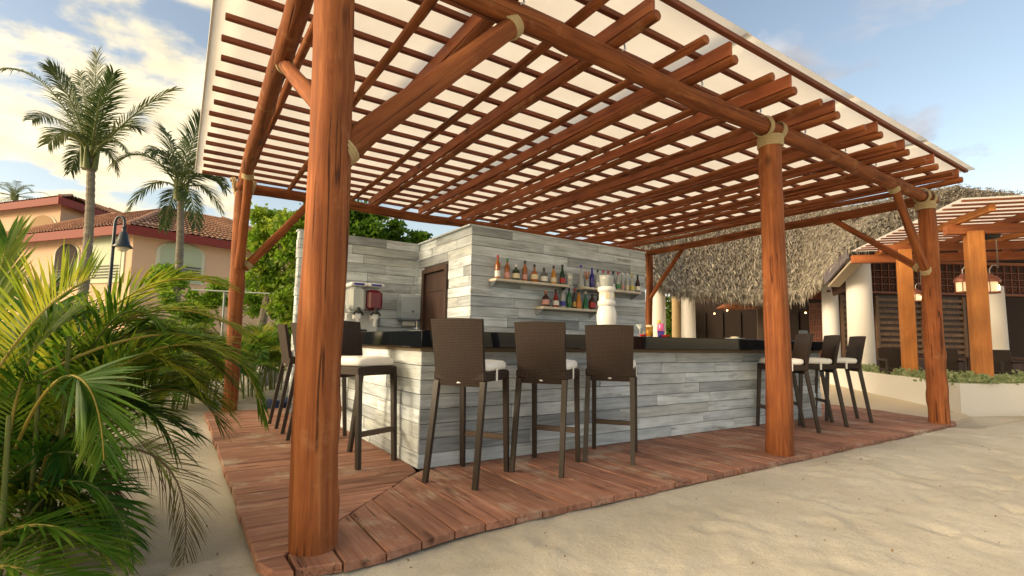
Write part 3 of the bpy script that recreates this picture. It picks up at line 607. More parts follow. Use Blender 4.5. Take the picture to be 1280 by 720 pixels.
STOOLS = [((0.285, -0.36), -56, 'brown wicker bar stool on the front side, first one past the sunlit counter corner', G1),
          ((1.01, -0.40), -54, 'brown wicker bar stool standing in the middle of the three near the sunlit corner', G1),
          ((1.77, -0.39), -50, 'brown wicker bar stool in front of the white ceramic tower', G1),
          ((4.79, -0.35), 50, 'dark wicker bar stool half hidden by the round log post at the front edge', G2),
          ((5.60, -0.31), 48, 'dark wicker bar stool second from the counter end, between two others turned alike', G2),
          ((6.38, -0.29), 46, 'dark wicker bar stool at the open end of the counter, nearest the planter', G2),
          ((-0.33, 0.55), -155, 'dark wicker bar stool turned away from the counter beside the thick log post', G3),
          ((-0.345, 1.95), -92, 'dark wicker bar stool facing the sunlit counter side, second from the board wall', G3),
          ((-0.35, 2.76), -88, 'dark wicker bar stool facing the sunlit counter side, first from the board wall', G3)]
for i, ((x, y), a, lab, grp) in enumerate(STOOLS):
    s = stool0 if i == 0 else copy_tree(stool0)
    s['label'] = lab; s['group'] = grp
STOOL_OBJS = [o for o in bpy.data.objects if o.name.startswith('bar_stool')]
for s, ((x, y), a, lab, grp) in zip(sorted(STOOL_OBJS, key=lambda o: o.name), STOOLS):
    s['label'] = lab; s['group'] = grp; s.matrix_basis = T((x, y, 0.002)) @ Matrix.Rotation(R(a), 4, 'Z')
# ================================================================== SHELVES AND BOTTLES
def shelf(x0, x1, z, label):
    t = thing('wall_shelf', label, 'shelf', ((x0 + x1) / 2, WY, z), group='shelves on the bar wall')
    mb = MB(); mb.bbox(((x0 + x1) / 2, WY - 0.102, z - 0.0175), (x1 - x0, 0.2, 0.035), 0.003); obj(mb, 'shelf_board', 'shelf', t, world=True)
    for x in (x0 + 0.02, x1 - 0.02):
        mb = MB(); h = 0.13
        mb.add([(x - 0.006, WY, z - 0.037), (x - 0.006, WY, z - h), (x - 0.006, WY - 0.18, z - 0.037), (x + 0.006, WY, z - 0.037), (x + 0.006, WY, z - h), (x + 0.006, WY - 0.18, z - 0.037)], [(0, 1, 2), (5, 4, 3), (0, 3, 4, 1), (1, 4, 5, 2), (2, 5, 3, 0)]); obj(mb, 'bracket', 'steel', t, world=True)
ZU, ZL = 1.885, 1.55
shelf(1.80, 3.06, ZU, 'pale wall shelf over the bar holding amber bottles, the end nearer the dark door')
shelf(2.59, 3.66, ZL, 'lower pale wall shelf carrying the short row of green and red bottles')
shelf(3.35, 4.57, ZU, 'pale wall shelf at the outer end of the bar wall holding clear bottles')
def glass(name, col, trans=0.55, rough=0.12):
    return plain('glass_' + name, col, rough, 0, trans)
GM = {k: glass(k, c, tr) for k, c, tr in (('amber', (0.42, 0.13, 0.02), 0.3), ('gold', (0.65, 0.27, 0.02), 0.3), ('green', (0.01, 0.16, 0.05), 0.25), ('dark_green', (0.012, 0.045, 0.015), 0.2), ('clear', (0.62, 0.66, 0.66), 0.45),
      ('grey', (0.16, 0.17, 0.17), 0.3), ('blue', (0.03, 0.02, 0.28), 0.25), ('red', (0.30, 0.012, 0.012), 0.2), ('brown', (0.05, 0.022, 0.012), 0.15), ('black', (0.012, 0.011, 0.010), 0.1))}
CM = {k: plain('cap_' + k, c, 0.4) for k, c in (('red', (0.4, 0.02, 0.025)), ('black', (0.012, 0.012, 0.012)), ('white', (0.75, 0.75, 0.72)), ('orange', (0.55, 0.17, 0.04)), ('green', (0.03, 0.2, 0.07)), ('blue', (0.03, 0.04, 0.35)), ('pink', (0.6, 0.3, 0.28)), ('cream', (0.68, 0.6, 0.42)), ('yellow', (0.55, 0.5, 0.08)), ('gold', (0.5, 0.33, 0.06)))}
SHAPES = {'tall': [(0.036, 0), (0.038, 0.006), (0.038, 0.175), (0.033, 0.195), (0.016, 0.22), (0.014, 0.26)], 'round': [(0.045, 0), (0.056, 0.02), (0.060, 0.07), (0.054, 0.12), (0.03, 0.155), (0.015, 0.175), (0.014, 0.225)],
          'taper': [(0.044, 0), (0.046, 0.01), (0.045, 0.09), (0.032, 0.15), (0.018, 0.2), (0.014, 0.24)], 'wine': [(0.04, 0), (0.041, 0.01), (0.041, 0.14), (0.033, 0.18), (0.018, 0.22), (0.015, 0.27)],
          'squat': [(0.05, 0), (0.053, 0.008), (0.053, 0.125), (0.045, 0.145), (0.02, 0.165), (0.018, 0.19)], 'slim': [(0.026, 0), (0.028, 0.006), (0.028, 0.17), (0.02, 0.2), (0.012, 0.225), (0.012, 0.265)],
          'cone': [(0.055, 0), (0.056, 0.01), (0.035, 0.11), (0.018, 0.18), (0.013, 0.24)]}
def bottle(px, z, shape, gm, cap, paper, label, sc=1.0, y=1.905):
    x = ony(px, 340, y).x; t = thing('bottle', label, 'bottle', (x, y, z), random.uniform(0, 6), 'bottles on the bar shelves')
    pr = [(r, h * sc) for r, h in SHAPES[shape]]; mb = MB(); mb.lathe(pr, 16); g_ = obj(mb, 'glass', GM[gm], t, WM[t])
    zt = pr[-1][1]; mb = MB(); mb.lathe([(0.0165, zt - 0.004), (0.017, zt + 0.034), (0.012, zt + 0.038)], 12); obj(mb, 'cap', CM[cap], t, WM[t])
    if paper:
        r = max(a for a, b in pr); z0, z1 = pr[1][1] + 0.025, pr[1][1] + 0.095 * sc
        def rad(zz):
            for (a, b), (c, d) in zip(pr, pr[1:]):
                if b <= zz <= d: return a + (c - a) * (zz - b) / (d - b)
            return r
        mb = MB(); mb.lathe([(rad(z0) + 0.0015, z0), (rad((z0 + z1) / 2) + 0.0018, (z0 + z1) / 2), (rad(z1) + 0.0015, z1)], 16); obj(mb, 'paper_label', CM[paper], t, WM[t])
for a in [(622, ZU, 'tall', 'amber', 'red', 'white', 'amber liquor bottle with white label and red cap at the shelf end', 1.12), (634, ZU, 'tall', 'amber', 'green', 'pink', 'amber bottle with pink label and green neck next to the red capped one'),
          (645, ZU, 'squat', 'dark_green', 'white', 'cream', 'dark green bottle with cream label and white cap'), (656, ZU, 'tall', 'amber', 'black', 'pink', 'amber bottle with pale label and long black cap'),
          (668, ZU, 'round', 'amber', 'black', 'cream', 'round bellied amber bottle with cream label and black cap'), (680, ZU, 'squat', 'grey', 'black', 'white', 'smoky grey squat bottle with black stopper'),
          (692, ZU, 'taper', 'gold', 'black', 'cream', 'golden tapered bottle with black cap'), (703, ZU, 'wine', 'dark_green', 'black', 'red', 'dark green wine bottle with red label'),
          (726, ZU, 'cone', 'clear', 'blue', None, 'clear flared decanter with blue stopper', 1.25), (740, ZU, 'tall', 'blue', 'blue', None, 'cobalt blue bottle standing on the outer shelf', 1.05),
          (747, ZU, 'tall', 'clear', 'black', 'white', 'clear bottle with black cap beside the cobalt blue one'), (754, ZU, 'tall', 'clear', 'red', 'red', 'clear bottle with red cap and red label'),
          (760.5, ZU, 'tall', 'clear', 'red', 'white', 'clear bottle with red cap and white label behind the white tower'), (766.5, ZU, 'slim', 'grey', 'black', 'white', 'slim grey bottle with black cap'),
          (772.5, ZU, 'tall', 'clear', 'red', 'green', 'clear bottle with red cap and green label'), (778, ZU, 'slim', 'clear', 'white', 'pink', 'slim clear bottle with pink label'),
          (784, ZU, 'slim', 'clear', 'white', 'cream', 'slim clear bottle with cream label'), (790, ZU, 'tall', 'clear', 'yellow', 'yellow', 'clear bottle with lime yellow label and cap'),
          (797, ZU, 'wine', 'brown', 'black', 'white', 'dark brown bottle with white label at the outer shelf end', 0.95),
          (682.5, ZL, 'squat', 'brown', 'orange', 'pink', 'dark squat bottle with orange cap on the lower shelf'), (695, ZL, 'taper', 'red', 'black', 'white', 'red bottle with white label and black cap on the lower shelf', 0.95),
          (704, ZL, 'tall', 'clear', 'black', 'blue', 'clear bottle with blue label on the lower shelf'), (711.5, ZL, 'tall', 'green', 'black', None, 'bright green bottle on the lower shelf', 1.02),
          (718, ZL, 'slim', 'black', 'red', 'gold', 'black bottle with gold label on the lower shelf'), (723.5, ZL, 'taper', 'gold', 'black', 'orange', 'orange gold bottle on the lower shelf', 1.05),
          (732, ZL, 'cone', 'green', 'white', None, 'green cone shaped bottle on the lower shelf'), (740.5, ZL, 'squat', 'brown', 'black', 'red', 'dark bottle with red label on the lower shelf', 1.1), (748, ZL, 'slim', 'dark_green', 'black', 'white', 'slim dark green bottle with white label on the lower shelf')]:
    bottle(*a)
x = ony(713, 340, 1.905).x; t = thing('glass_vase', 'clear glass vase with white round sticker on the bar shelf', 'vase', (x - 0.02, 1.905, ZU))
mb = MB(); mb.lathe([(0.045, 0), (0.05, 0.01), (0.055, 0.1), (0.06, 0.19)], 16); obj(mb, 'glass', GM['clear'], t, WM[t])
mb = MB(); mb.lathe([(0.036, 0), (0.036, 0.004), (0.0, 0.005)], 16); obj(mb, 'sticker', CM['white'], t, WM[t] @ T((-0.03, -0.053, 0.12)) @ Matrix.Rotation(R(90), 4, 'X'))
x = ony(733.5, 340, 1.905).x; t = thing('straw_glass', 'clear glass holding orange drinking straws on the outer shelf', 'glass', (x, 1.905, ZU))
mb = MB(); mb.lathe([(0.03, 0), (0.032, 0.005), (0.04, 0.12), (0.037, 0.121), (0.028, 0.01), (0.0, 0.009)], 14); obj(mb, 'glass', GM['clear'], t, WM[t])
for k in range(5): mb = MB(); mb.tube([(0, 0, 0.012), (0.035 * math.cos(k * 1.3), 0.035 * math.sin(k * 1.3), 0.25)], 0.005, 6); obj(mb, 'straw', CM['orange'], t, WM[t])
# white ceramic tower on the counter
t = thing('ceramic_tower', 'white ceramic drinks tower with bulbous base and banded neck on the bar', 'drinks tower', (2.42, 0.36, 1.12))
mb = MB(); mb.lathe([(0.08, 0), (0.09, 0.03), (0.105, 0.1), (0.115, 0.18), (0.116, 0.24), (0.105, 0.30), (0.092, 0.335), (0.088, 0.35)], 24); obj(mb, 'base', 'ceramic', t, WM[t])
mb = MB(); mb.lathe([(0.088, 0.345), (0.103, 0.352), (0.104, 0.40), (0.09, 0.41), (0.088, 0.415), (0.088, 0.51), (0.103, 0.517), (0.104, 0.56), (0.088, 0.57)], 24); obj(mb, 'neck', 'ceramic', t, WM[t])
mb = MB(); mb.lathe([(0.06, 0.568), (0.078, 0.60), (0.082, 0.66), (0.085, 0.70), (0.08, 0.70), (0.07, 0.6), (0.0, 0.58)], 24); obj(mb, 'bowl', GM['clear'], t, WM[t])
for a, c in ((-0.9, 'gold'), (-1.5, 'white'), (-2.2, 'cream')):
    mb = MB(); mb.bbox((0, 0, 0), (0.045, 0.006, 0.07), 0.002); obj(mb, 'badge', CM[c], t, WM[t] @ Matrix.Rotation(a + R(90), 4, 'Z') @ T((0, -0.089, 0.463)))
# drinks on the counter
def on_bar(px, y=-0.02): return (ony(px, 412, y).x, y, 1.1195)
t = thing('cocktail_glass', 'martini glass of light blue cocktail on the bar', 'cocktail', on_bar(800))
mb = MB(); mb.lathe([(0.035, 0), (0.035, 0.004), (0.005, 0.01), (0.005, 0.07), (0.05, 0.135), (0.047, 0.134), (0.0, 0.08)], 16); obj(mb, 'glass', GM['clear'], t, WM[t])
mb = MB(); mb.lathe([(0.004, 0.082), (0.04, 0.126), (0.0, 0.127)], 16); obj(mb, 'drink', plain('blue_drink', (0.05, 0.45, 0.62), 0.2), t, WM[t])
t = thing('beer_mug', 'glass mug of amber beer on the bar', 'beer', on_bar(812))
mb = MB(); mb.lathe([(0.034, 0), (0.036, 0.005), (0.038, 0.13), (0.036, 0.131), (0.032, 0.012), (0.0, 0.011)], 16); obj(mb, 'glass', GM['clear'], t, WM[t])
mb = MB(); mb.lathe([(0.0, 0.008), (0.0365, 0.009), (0.0382, 0.112), (0.0, 0.113)], 16); obj(mb, 'drink', plain('beer', (0.5, 0.24, 0.02), 0.2), t, WM[t])
mb = MB(); mb.lathe([(0.038, 0.113), (0.039, 0.13), (0.0, 0.136)], 16); obj(mb, 'foam', CM['cream'], t, WM[t])
t = thing('tall_cocktail', 'tall pink and blue layered cocktail on the bar', 'cocktail', on_bar(826))
mb = MB(); mb.lathe([(0.028, 0), (0.034, 0.01), (0.04, 0.07), (0.0, 0.071)], 16); obj(mb, 'lower_layer', plain('indigo_drink', (0.07, 0.05, 0.4), 0.2), t, WM[t])
mb = MB(); mb.lathe([(0.04, 0.07), (0.036, 0.14), (0.034, 0.155), (0.0, 0.156)], 16); obj(mb, 'upper_layer', plain('pink_drink', (0.75, 0.12, 0.35), 0.2), t, WM[t])
mb = MB(); mb.lathe([(0.0, 0.15), (0.02, 0.16), (0.018, 0.19), (0.0, 0.2)], 8, (-0.025, 0, 0)); obj(mb, 'fruit_slice', CM['yellow'], t, WM[t])
def flower(px, label):
    t = thing('red_flower', label, 'flower', on_bar(px, -0.12), group='red flowers on the bar'); mm = plain('petal', (0.55, 0.008, 0.02), 0.5)
    for k in range(5):
        a = k * 1.257; mb = MB(); c, s = math.cos(a), math.sin(a)
        mb.add([(0, 0, 0.012), (0.02 * c - 0.016 * s, 0.02 * s + 0.016 * c, 0.02), (0.05 * c, 0.05 * s, 0.028), (0.02 * c + 0.016 * s, 0.02 * s - 0.016 * c, 0.02), (0.025 * c, 0.025 * s, 0.0)], [(0, 1, 2, 3), (4, 1, 0), (4, 0, 3), (4, 3, 2), (4, 2, 1)]); obj(mb, 'petal', mm, t, WM[t])
    mb = MB(); mb.tube([(0, 0, 0), (0, 0, 0.04), (0.01, 0, 0.055)], [0.005, 0.004, 0.003], 6); obj(mb, 'stamen', CM['yellow'], t, WM[t])
flower(804, 'red flower lying beside the beer mug on the bar'); flower(832, 'red flower lying beside the pink and blue cocktail')
t = thing('food_plate', 'white plate with a toasted snack on the bar', 'plate', on_bar(918, 0.0))
mb = MB(); mb.lathe([(0.06, 0), (0.12, 0.012), (0.123, 0.016), (0.06, 0.008), (0, 0.008)], 20); obj(mb, 'plate', 'ceramic', t, WM[t])
mb = MB(); mb.lathe([(0.05, 0.006), (0.055, 0.02), (0.045, 0.034), (0.0, 0.04)], 12); obj(mb, 'toast', CM['cream'], t, WM[t])
t = thing('till_screen', 'small dark screen standing on the far part of the bar', 'screen', on_bar(1005, 0.3))
mb = MB(); mb.bbox((0, 0, 0.1), (0.24, 0.03, 0.16), 0.006, Matrix.Rotation(R(-12), 3, 'X')); obj(mb, 'display', plain('screen_grey', (0.06, 0.075, 0.07), 0.3), t, WM[t]); mb = MB(); mb.bbox((0, 0.02, 0.012), (0.14, 0.12, 0.024), 0.005); obj(mb, 'stand', 'black', t, WM[t])
# back counter, slush machine, second machine, towel dispenser
t = thing('back_counter', 'dark back counter against the grey board wall', 'counter', (0.9, 3.5, 0))
mb = MB(); mb.box((0.94, 3.52, 0.48), (0.72, 0.46, 0.96)); obj(mb, 'cabinet', 'core', t, world=True); mb = MB(); mb.bbox((0.77, 3.51, 0.985), (1.2, 0.5, 0.05), 0.005); obj(mb, 'worktop', 'stone', t, world=True)
mb = MB(); mb.box((0.19, 3.71, 0.48), (0.05, 0.05, 0.96)); obj(mb, 'support_leg', 'core', t, world=True)
t = thing('slush_machine', 'white frozen drink machine with one red and one empty clear tank', 'drink machine', (0.57, 3.5, 1.0125))
mb = MB(); mb.bbox((0, 0.1, 0.04), (0.52, 0.28, 0.08), 0.01); mb.bbox((0, 0.14, 0.24), (0.48, 0.18, 0.34), 0.015); obj(mb, 'base', 'white', t, WM[t])
for sx, gm, nm in ((-0.125, 'clear', 'tank'), (0.125, 'red', 'tank')):
    mb = MB(); mb.bbox((sx, 0.0, 0.60), (0.225, 0.34, 0.36 if gm == 'clear' else 0.30), 0.04); tk = obj(mb, nm, GM[gm] if gm == 'clear' else plain('red_slush', (0.15, 0.008, 0.018), 0.25), t, WM[t])
    mb = MB(); mb.bbox((sx, 0.0, 0.815), (0.245, 0.37, 0.055), 0.015); obj(mb, 'lid', 'white', t, WM[t])
    mb = MB(); mb.bbox((sx, -0.186, 0.818), (0.15, 0.008, 0.03), 0.003); obj(mb, 'lid_label', CM['blue'], t, WM[t])
    mb = MB(); mb.bbox((sx, -0.12, 0.36), (0.09, 0.14, 0.10), 0.015); mb.tube([(sx, -0.16, 0.33), (sx, -0.165, 0.22)], [0.03, 0.022], 10); obj(mb, 'tap', 'white', t, WM[t])
    mb = MB(); mb.bbox((sx, -0.2, 0.44), (0.05, 0.03, 0.09), 0.008); obj(mb, 'tap_handle', 'black', t, WM[t])
    mb = MB(); mb.tube([(sx + 0.07 * math.cos(a), -0.185, 0.36 + 0.07 * math.sin(a)) for a in [0.2 + 0.3 * k for k in range(10)]], 0.014, 6); obj(mb, 'tap_ring', 'black', t, WM[t])
mb = MB(); mb.bbox((0, -0.02, 0.145), (0.10, 0.1, 0.06), 0.01); obj(mb, 'drip_tray', 'black', t, WM[t])
t = thing('countertop_machine', 'white countertop machine with dark panel half behind the thick post', 'drink machine', (0.13, 3.28, 1.12))
mb = MB(); mb.bbox((0.0, 0, 0.10), (0.30, 0.25, 0.20), 0.02); mb.bbox((0.0, 0.08, 0.30), (0.28, 0.12, 0.26), 0.03); obj(mb, 'housing', 'white', t, WM[t])
mb = MB(); mb.bbox((0.0, -0.126, 0.11), (0.20, 0.012, 0.11), 0.005); obj(mb, 'panel', plain('panel_grey', (0.13, 0.14, 0.15), 0.3), t, WM[t])
t = thing('towel_dispenser', 'grey blue paper towel dispenser fixed on the grey board wall', 'dispenser', (1.335, 3.768, 1.27))
mb = MB(); n = 10; pr = [(0, 0.11), (0.0, 0.49), (-0.03, 0.50), (-0.17, 0.485), (-0.205, 0.44), (-0.215, 0.2), (-0.2, 0.11)]
mb.add([(-0.155, y_, z_) for y_, z_ in pr] + [(0.155, y_, z_) for y_, z_ in pr], [tuple(range(len(pr))), tuple(range(2 * len(pr) - 1, len(pr) - 1, -1))] + [((i + 1) % len(pr), i, len(pr) + i, len(pr) + (i + 1) % len(pr)) for i in range(len(pr))]); obj(mb, 'cover', 'greyplastic', t, WM[t])
mb = MB(); mb.bbox((0, -0.1, 0.095), (0.30, 0.2, 0.04), 0.008); obj(mb, 'chassis', plain('blue_grey', (0.16, 0.21, 0.27), 0.3), t, WM[t])
mb = MB(); mb.bbox((0.0, -0.13, 0.045), (0.2, 0.006, 0.09), 0.002); obj(mb, 'paper_towel', CM['white'], t, WM[t])
mb = MB(); mb.lathe([(0.018, 0), (0.018, 0.004), (0, 0.005)], 12); obj(mb, 'emblem', plain('emblem_blue', (0.10, 0.14, 0.22), 0.4), t, WM[t] @ T((0.03, -0.214, 0.22)) @ Matrix.Rotation(R(90), 4, 'X'))
t = thing('blue_bag', 'crumpled dark blue bag lying behind the deck edge', 'bag', (-0.33, 4.62, 0))
mb = MB(); vs = []; m = 18
for k, (rr, z) in enumerate(((0.9, 0), (1.05, 0.03), (0.9, 0.08), (0.95, 0.14), (0.8, 0.16), (0.0, 0.07))):
    for i in range(m): a = 2 * math.pi * i / m; q = rr * (1 + 0.18 * math.sin(3 * a + k)); vs.append((0.2 * q * math.cos(a), 0.13 * q * math.sin(a), z + 0.03 * math.sin(2 * a + 0.6) * (k > 2) - 0.06))
mb.add(vs, [(k * m + i, k * m + (i + 1) % m, (k + 1) * m + (i + 1) % m, (k + 1) * m + i) for k in range(5) for i in range(m)], True); obj(mb, 'sack', plain('blue_cloth', (0.012, 0.03, 0.11), 0.6), t, WM[t])
# ================================================================== PLANTER, TERRACE, SECOND PERGOLA, RESTAURANT
A_ = V((0.755, 0.656, 0)); B_ = V((0.656, -0.755, 0)); BW = V((0.86, -0.51, 0)).normalized(); RT = V((0.925, -0.38, 0)).normalized()
PC = V((9.60, -0.78, 0))
mb = MB(); q0 = PC + A_ * 0.75 + B_ * 0.45; mb.prism([(v.x, v.y) for v in (q0, PC + A_ * 9 + B_ * .3, PC + A_ * 14 + B_ * 3, PC + A_ * 10 + RT * 16, PC + RT * 16 + V((.3, .7, 0)), PC + RT * 0.3 + V((0.27, 0.65, 0)))], -0.12, 0.12); o = obj(mb, 'terrace', 'paving'); o['kind'] = 'structure'
pl = thing('planter', 'low rendered planter wall with a leafy border beside the walkway', 'planter', PC)
def wall_strip(p, d, inward, L, name):
    mb = MB(); a, b = p, p + d * L; mb.prism([(v.x, v.y) for v in (a, b, b + inward * 0.16, a + inward * 0.16)][::1], -0.12, 0.46); obj(mb, name, 'planter', pl, world=True)
mb = MB(); n1_ = V((0.38, 0.925, 0)); poly = [PC + A_ * 7.5, PC, PC + RT * 7, PC + RT * 7 + n1_ * 0.16, PC + RT * 0.12 + n1_ * 0.16, PC + A_ * 0.12 + B_ * 0.16, PC + A_ * 7.5 + B_ * 0.16]
mb.prism([(v.x, v.y) for v in poly], -0.12, 0.455); obj(mb, 'planter_wall', 'planter', pl, world=True)
mb = MB(); poly = [PC + A_ * 7.5 + B_ * 0.1, PC + A_ * 0.1 + B_ * 0.1, PC + RT * 0.15 + n1_ * 0.1, PC + RT * 7 + n1_ * 0.1, PC + RT * 7 + n1_ * 0.8, PC + RT * 0.5 + n1_ * 0.8, PC + A_ * 0.8 + B_ * 0.75, PC + A_ * 7.5 + B_ * 0.75]
mb.prism([(v.x, v.y) for v in poly], -0.1, 0.41); obj(mb, 'soil', 'core', pl, world=True)
def leaf_cloud(name, mat, pts, size, parent=None, seed=0, updir=0.3):
    rs = random.Random(seed); mb = MB(); vs = []; fs = []
    for p in pts:
        d = V((rs.gauss(0, 1), rs.gauss(0, 1), rs.gauss(updir, 0.8))).normalized(); s = d.orthogonal().normalized(); s = Matrix.Rotation(rs.uniform(0, 6.28), 3, d) @ s
        L = size * rs.uniform(0.7, 1.35); w = L * rs.uniform(0.26, 0.4); p = V(p); o = len(vs); b = d.cross(s) * (L * 0.12)
        vs += [p, p + d * L * .45 + s * w + b, p + d * L, p + d * L * .45 - s * w + b]; fs.append((o, o + 1, o + 2, o + 3))
    mb.add(vs, fs); return obj(mb, name, mat, parent, world=True)
rs = random.Random(8); pts = []
for i in range(7500):
    if i % 2: s = rs.uniform(0.05, 7.3); w = rs.uniform(0.02, 0.75); p = PC + A_ * (s + 0.1) + B_ * w
    else: s = rs.uniform(0.05, 6.5); w = rs.uniform(0.02, 0.8); p = PC + RT * s + n1_ * w
    hh = 0.17 * (0.55 + 0.6 * noise.noise(V((p.x * 3.3, p.y * 3.3, 0))) + 0.35 * noise.noise(V((p.x * 9, p.y * 9, 3))))
    pts.append((p.x, p.y, 0.42 + max(0.02, hh + 0.03) * rs.uniform(0.2, 1)))
h = leaf_cloud('border_plants', 'hedge', pts, 0.075, None, 3); tag(h, 'low pale green leafy plants filling the rendered planter', 'plants'); h['kind'] = 'stuff'
# second pergola
p2 = thing('timber_pergola', 'orange square timber pergola with slatted roof in front of the restaurant', 'pergola', PC + A_)
W0 = V((9.2, -1.07, 0))
PA, PB = V((10.75, -0.80, 0)), V((11.90, 0.70, 0))
rz_ = math.atan2(B_.y, B_.x)
for p in (PA, PB, PA + B_ * 4.2, PB + B_ * 4.2):
    mb = MB(); mb.bbox((0, 0, 1.6), (0.25, 0.25, 3.2), 0.012); obj(mb, 'post', 'orange', p2, T((p.x, p.y, 0.06)) @ Matrix.Rotation(rz_ - R(8), 4, 'Z'))
def P2(a, b, z): v = W0 + A_ * a + B_ * b; return (v.x, v.y, z)
def ab(p): d = p - W0; det = A_.x * B_.y - A_.y * B_.x; return ((d.x * B_.y - d.y * B_.x) / det, (A_.x * d.y - A_.y * d.x) / det)
for p in (PA, PB):
    a, b = ab(p); bar('beam', P2(a, b - 0.45, 3.30), P2(a, b + 6, 3.30), 0.14, 0.17, p2, 'redbeam')
bar('beam', P2(4.7, -0.1, 3.30), P2(4.7, 6.5, 3.30), 0.14, 0.2, p2, 'redbeam')
for k in range(7): bar('rafter', P2(0.25 + (k % 2) * 0.1, 0.55 + k * 0.9, 3.455), P2(4.95, 0.55 + k * 0.9, 3.465), 0.09, 0.12, p2, 'orange' if k % 2 == 0 else 'redbeam')
k = 0
while k * 0.29 < 4.9: bar('slat', P2(0.05 + k * 0.29, 0.02, 3.54), P2(0.05 + k * 0.29, 6.6, 3.54), 0.05, 0.03, p2, 'redbeam'); k += 1
mb = MB(); mb.prism([P2(-0.04, -0.02, 0)[:2], P2(5.0, -0.02, 0)[:2], P2(5.0, 6.7, 0)[:2], P2(-0.04, 6.7, 0)[:2]], 3.557, 3.567); obj(mb, 'roof_sheet', 'sheet', p2, world=True)
def lantern(px, py, d, label, s=1.0):
    c = at(px, py, d); t = thing('lantern', label, 'lantern', c, rz_, 'lit lanterns hanging at the timber pergola'); W = WM[t] @ Matrix.Scale(s, 4)
    mb = MB(); mb.lathe([(0.15, -0.17), (0.155, -0.15), (0.14, -0.14)], 8); obj(mb, 'base', plain('copper', (0.22, 0.08, 0.05), 0.4, 0.6), t, W)
    mb = MB(); mb.lathe([(0.155, 0.05), (0.16, 0.07), (0.14, 0.12), (0.10, 0.16), (0.05, 0.185), (0.04, 0.22), (0.0, 0.225)], 12); obj(mb, 'hood', plain('copper_hood', (0.25, 0.09, 0.06), 0.4, 0.5), t, W)
    for k in range(6): a = k * 1.047; mb = MB(); mb.tube([(0.13 * math.cos(a), 0.13 * math.sin(a), -0.15), (0.135 * math.cos(a), 0.135 * math.sin(a), 0.06)], 0.008, 5); obj(mb, 'bar', plain('copper_bar', (0.2, 0.075, 0.05), 0.4, 0.5), t, W)
    mb = MB(); mb.lathe([(0.115, -0.145), (0.118, 0.05)], 12); obj(mb, 'pane', plain('lantern_glass', (0.9, 0.8, 0.68), 0.3, emit=(1, 0.55, 0.22), es=0.2), t, W)
    mb = MB(); mb.lathe([(0.02, -0.12), (0.035, -0.09), (0.03, -0.03), (0.012, 0.02), (0, 0.03)], 8, (0.075, -0.075, 0)); obj(mb, 'flame', plain('flame', (1, 0.7, 0.3), 0.5, emit=(1, 0.62, 0.25), es=6), t, W)
    top = 3.24 - c.z; mb = MB(); mb.tube([(0, 0, 0.22), (0, 0, 0.3), (0.05, 0, 0.38), (0.11, 0, 0.38), (0.14, 0, 0.33), (0.14, 0, top / s)] if top > 0.5 else [(0, 0, 0.2), (0, 0, top / s)], 0.010, 6); obj(mb, 'hook', plain('hook_iron', (0.35, 0.32, 0.3), 0.4, 0.7), t, W)
lantern(1238, 356, 9.8, 'lit copper lantern hanging beside the orange timber post, clear of it'); lantern(1204, 356, 10.2, 'lit copper lantern partly hidden behind the orange timber post')
lantern(1145, 370, 12.0, 'small lit lantern hanging behind the end log post of the bar', 0.8)
for px, py, d, lab in ((1237, 294, 9.7, 'black spotlight fixed at the top of the orange timber post'), (1083, 323, 13.8, 'black spotlight at the top of the white column')):
    t = thing('spotlight', lab, 'spotlight', at(px, py, d), rz_); mb = MB(); mb.lathe([(0.03, -0.14), (0.075, -0.12), (0.085, 0.0), (0.09, 0.13), (0.07, 0.14)], 12); obj(mb, 'housing', 'black', t, WM[t] @ Matrix.Rotation(R(80), 4, 'Y'))
    mb = MB(); mb.box((-0.12, 0.0, 0.02), (0.1, 0.04, 0.03)); obj(mb, 'bracket', 'black', t, WM[t])
# restaurant
rest = thing('restaurant', 'thatched open restaurant with white round columns and dark interior', 'building', (14, 4, 0))
def column(p, r, h_, lean=0.9, mat='plaster', z0=-0.1):
    mb = MB(); mb.lathe([(r * 1.08, 0), (r * 1.04, 0.8), (r, h_ * 0.6), (r * 0.95, h_)], 24); obj(mb, 'column', mat, rest, T((p[0], p[1], z0)))
CA, CB, CC, CD, CE = at(1077, 437, 14.3), at(1040, 437, 16.5), at(861, 437, 17.8), at(824, 437, 17.6), at(1245, 437, 12.8)
column(CA, 0.315, 3.72); column(CB, 0.24, 3.7); column(CC, 0.24, 3.35); column(CD, 0.235, 3.5); column(CE, 0.24, 2.75)
tan = at(846, 437, 18.4); column(tan, 0.16, 3.2, mat=plain('tan_plaster', (0.45, 0.33, 0.18), 0.9))
# wall with shutters and carved frieze behind the terrace
Q0 = V((15.2, 4.65, 0)) + BW * 0.95; QS = 1.13; QZ = lambda z: 1.04 + (z - 1.04) * QS if z > 0.3 else z; NW = V((-BW.y, BW.x, 0)); 
if NW.dot(V((CAM.x, CAM.y, 0)) - Q0) < 0: NW = -NW
def QW(s, out, z): v = Q0 + BW * (s * QS) + NW * out; return V((v.x, v.y, z))
def wbox(name, s0, s1, o0, o1, z0, z1, mat, parent=rest):
    mb = MB(); a, b, c, d = QW(s0, o0, 0), QW(s1, o0, 0), QW(s1, o1, 0), QW(s0, o1, 0)
    pts = [(v.x, v.y) for v in (a, b, c, d)]; mb.prism(pts, QZ(z0), QZ(z1)); return obj(mb, name, mat, parent, world=True)
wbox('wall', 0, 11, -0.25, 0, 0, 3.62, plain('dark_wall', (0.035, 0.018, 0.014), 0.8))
wbox('gable_wall', 0.9, 11, -0.24, -0.01, 3.6, 4.9, plain('gable_wall', (0.03, 0.016, 0.012), 0.8))
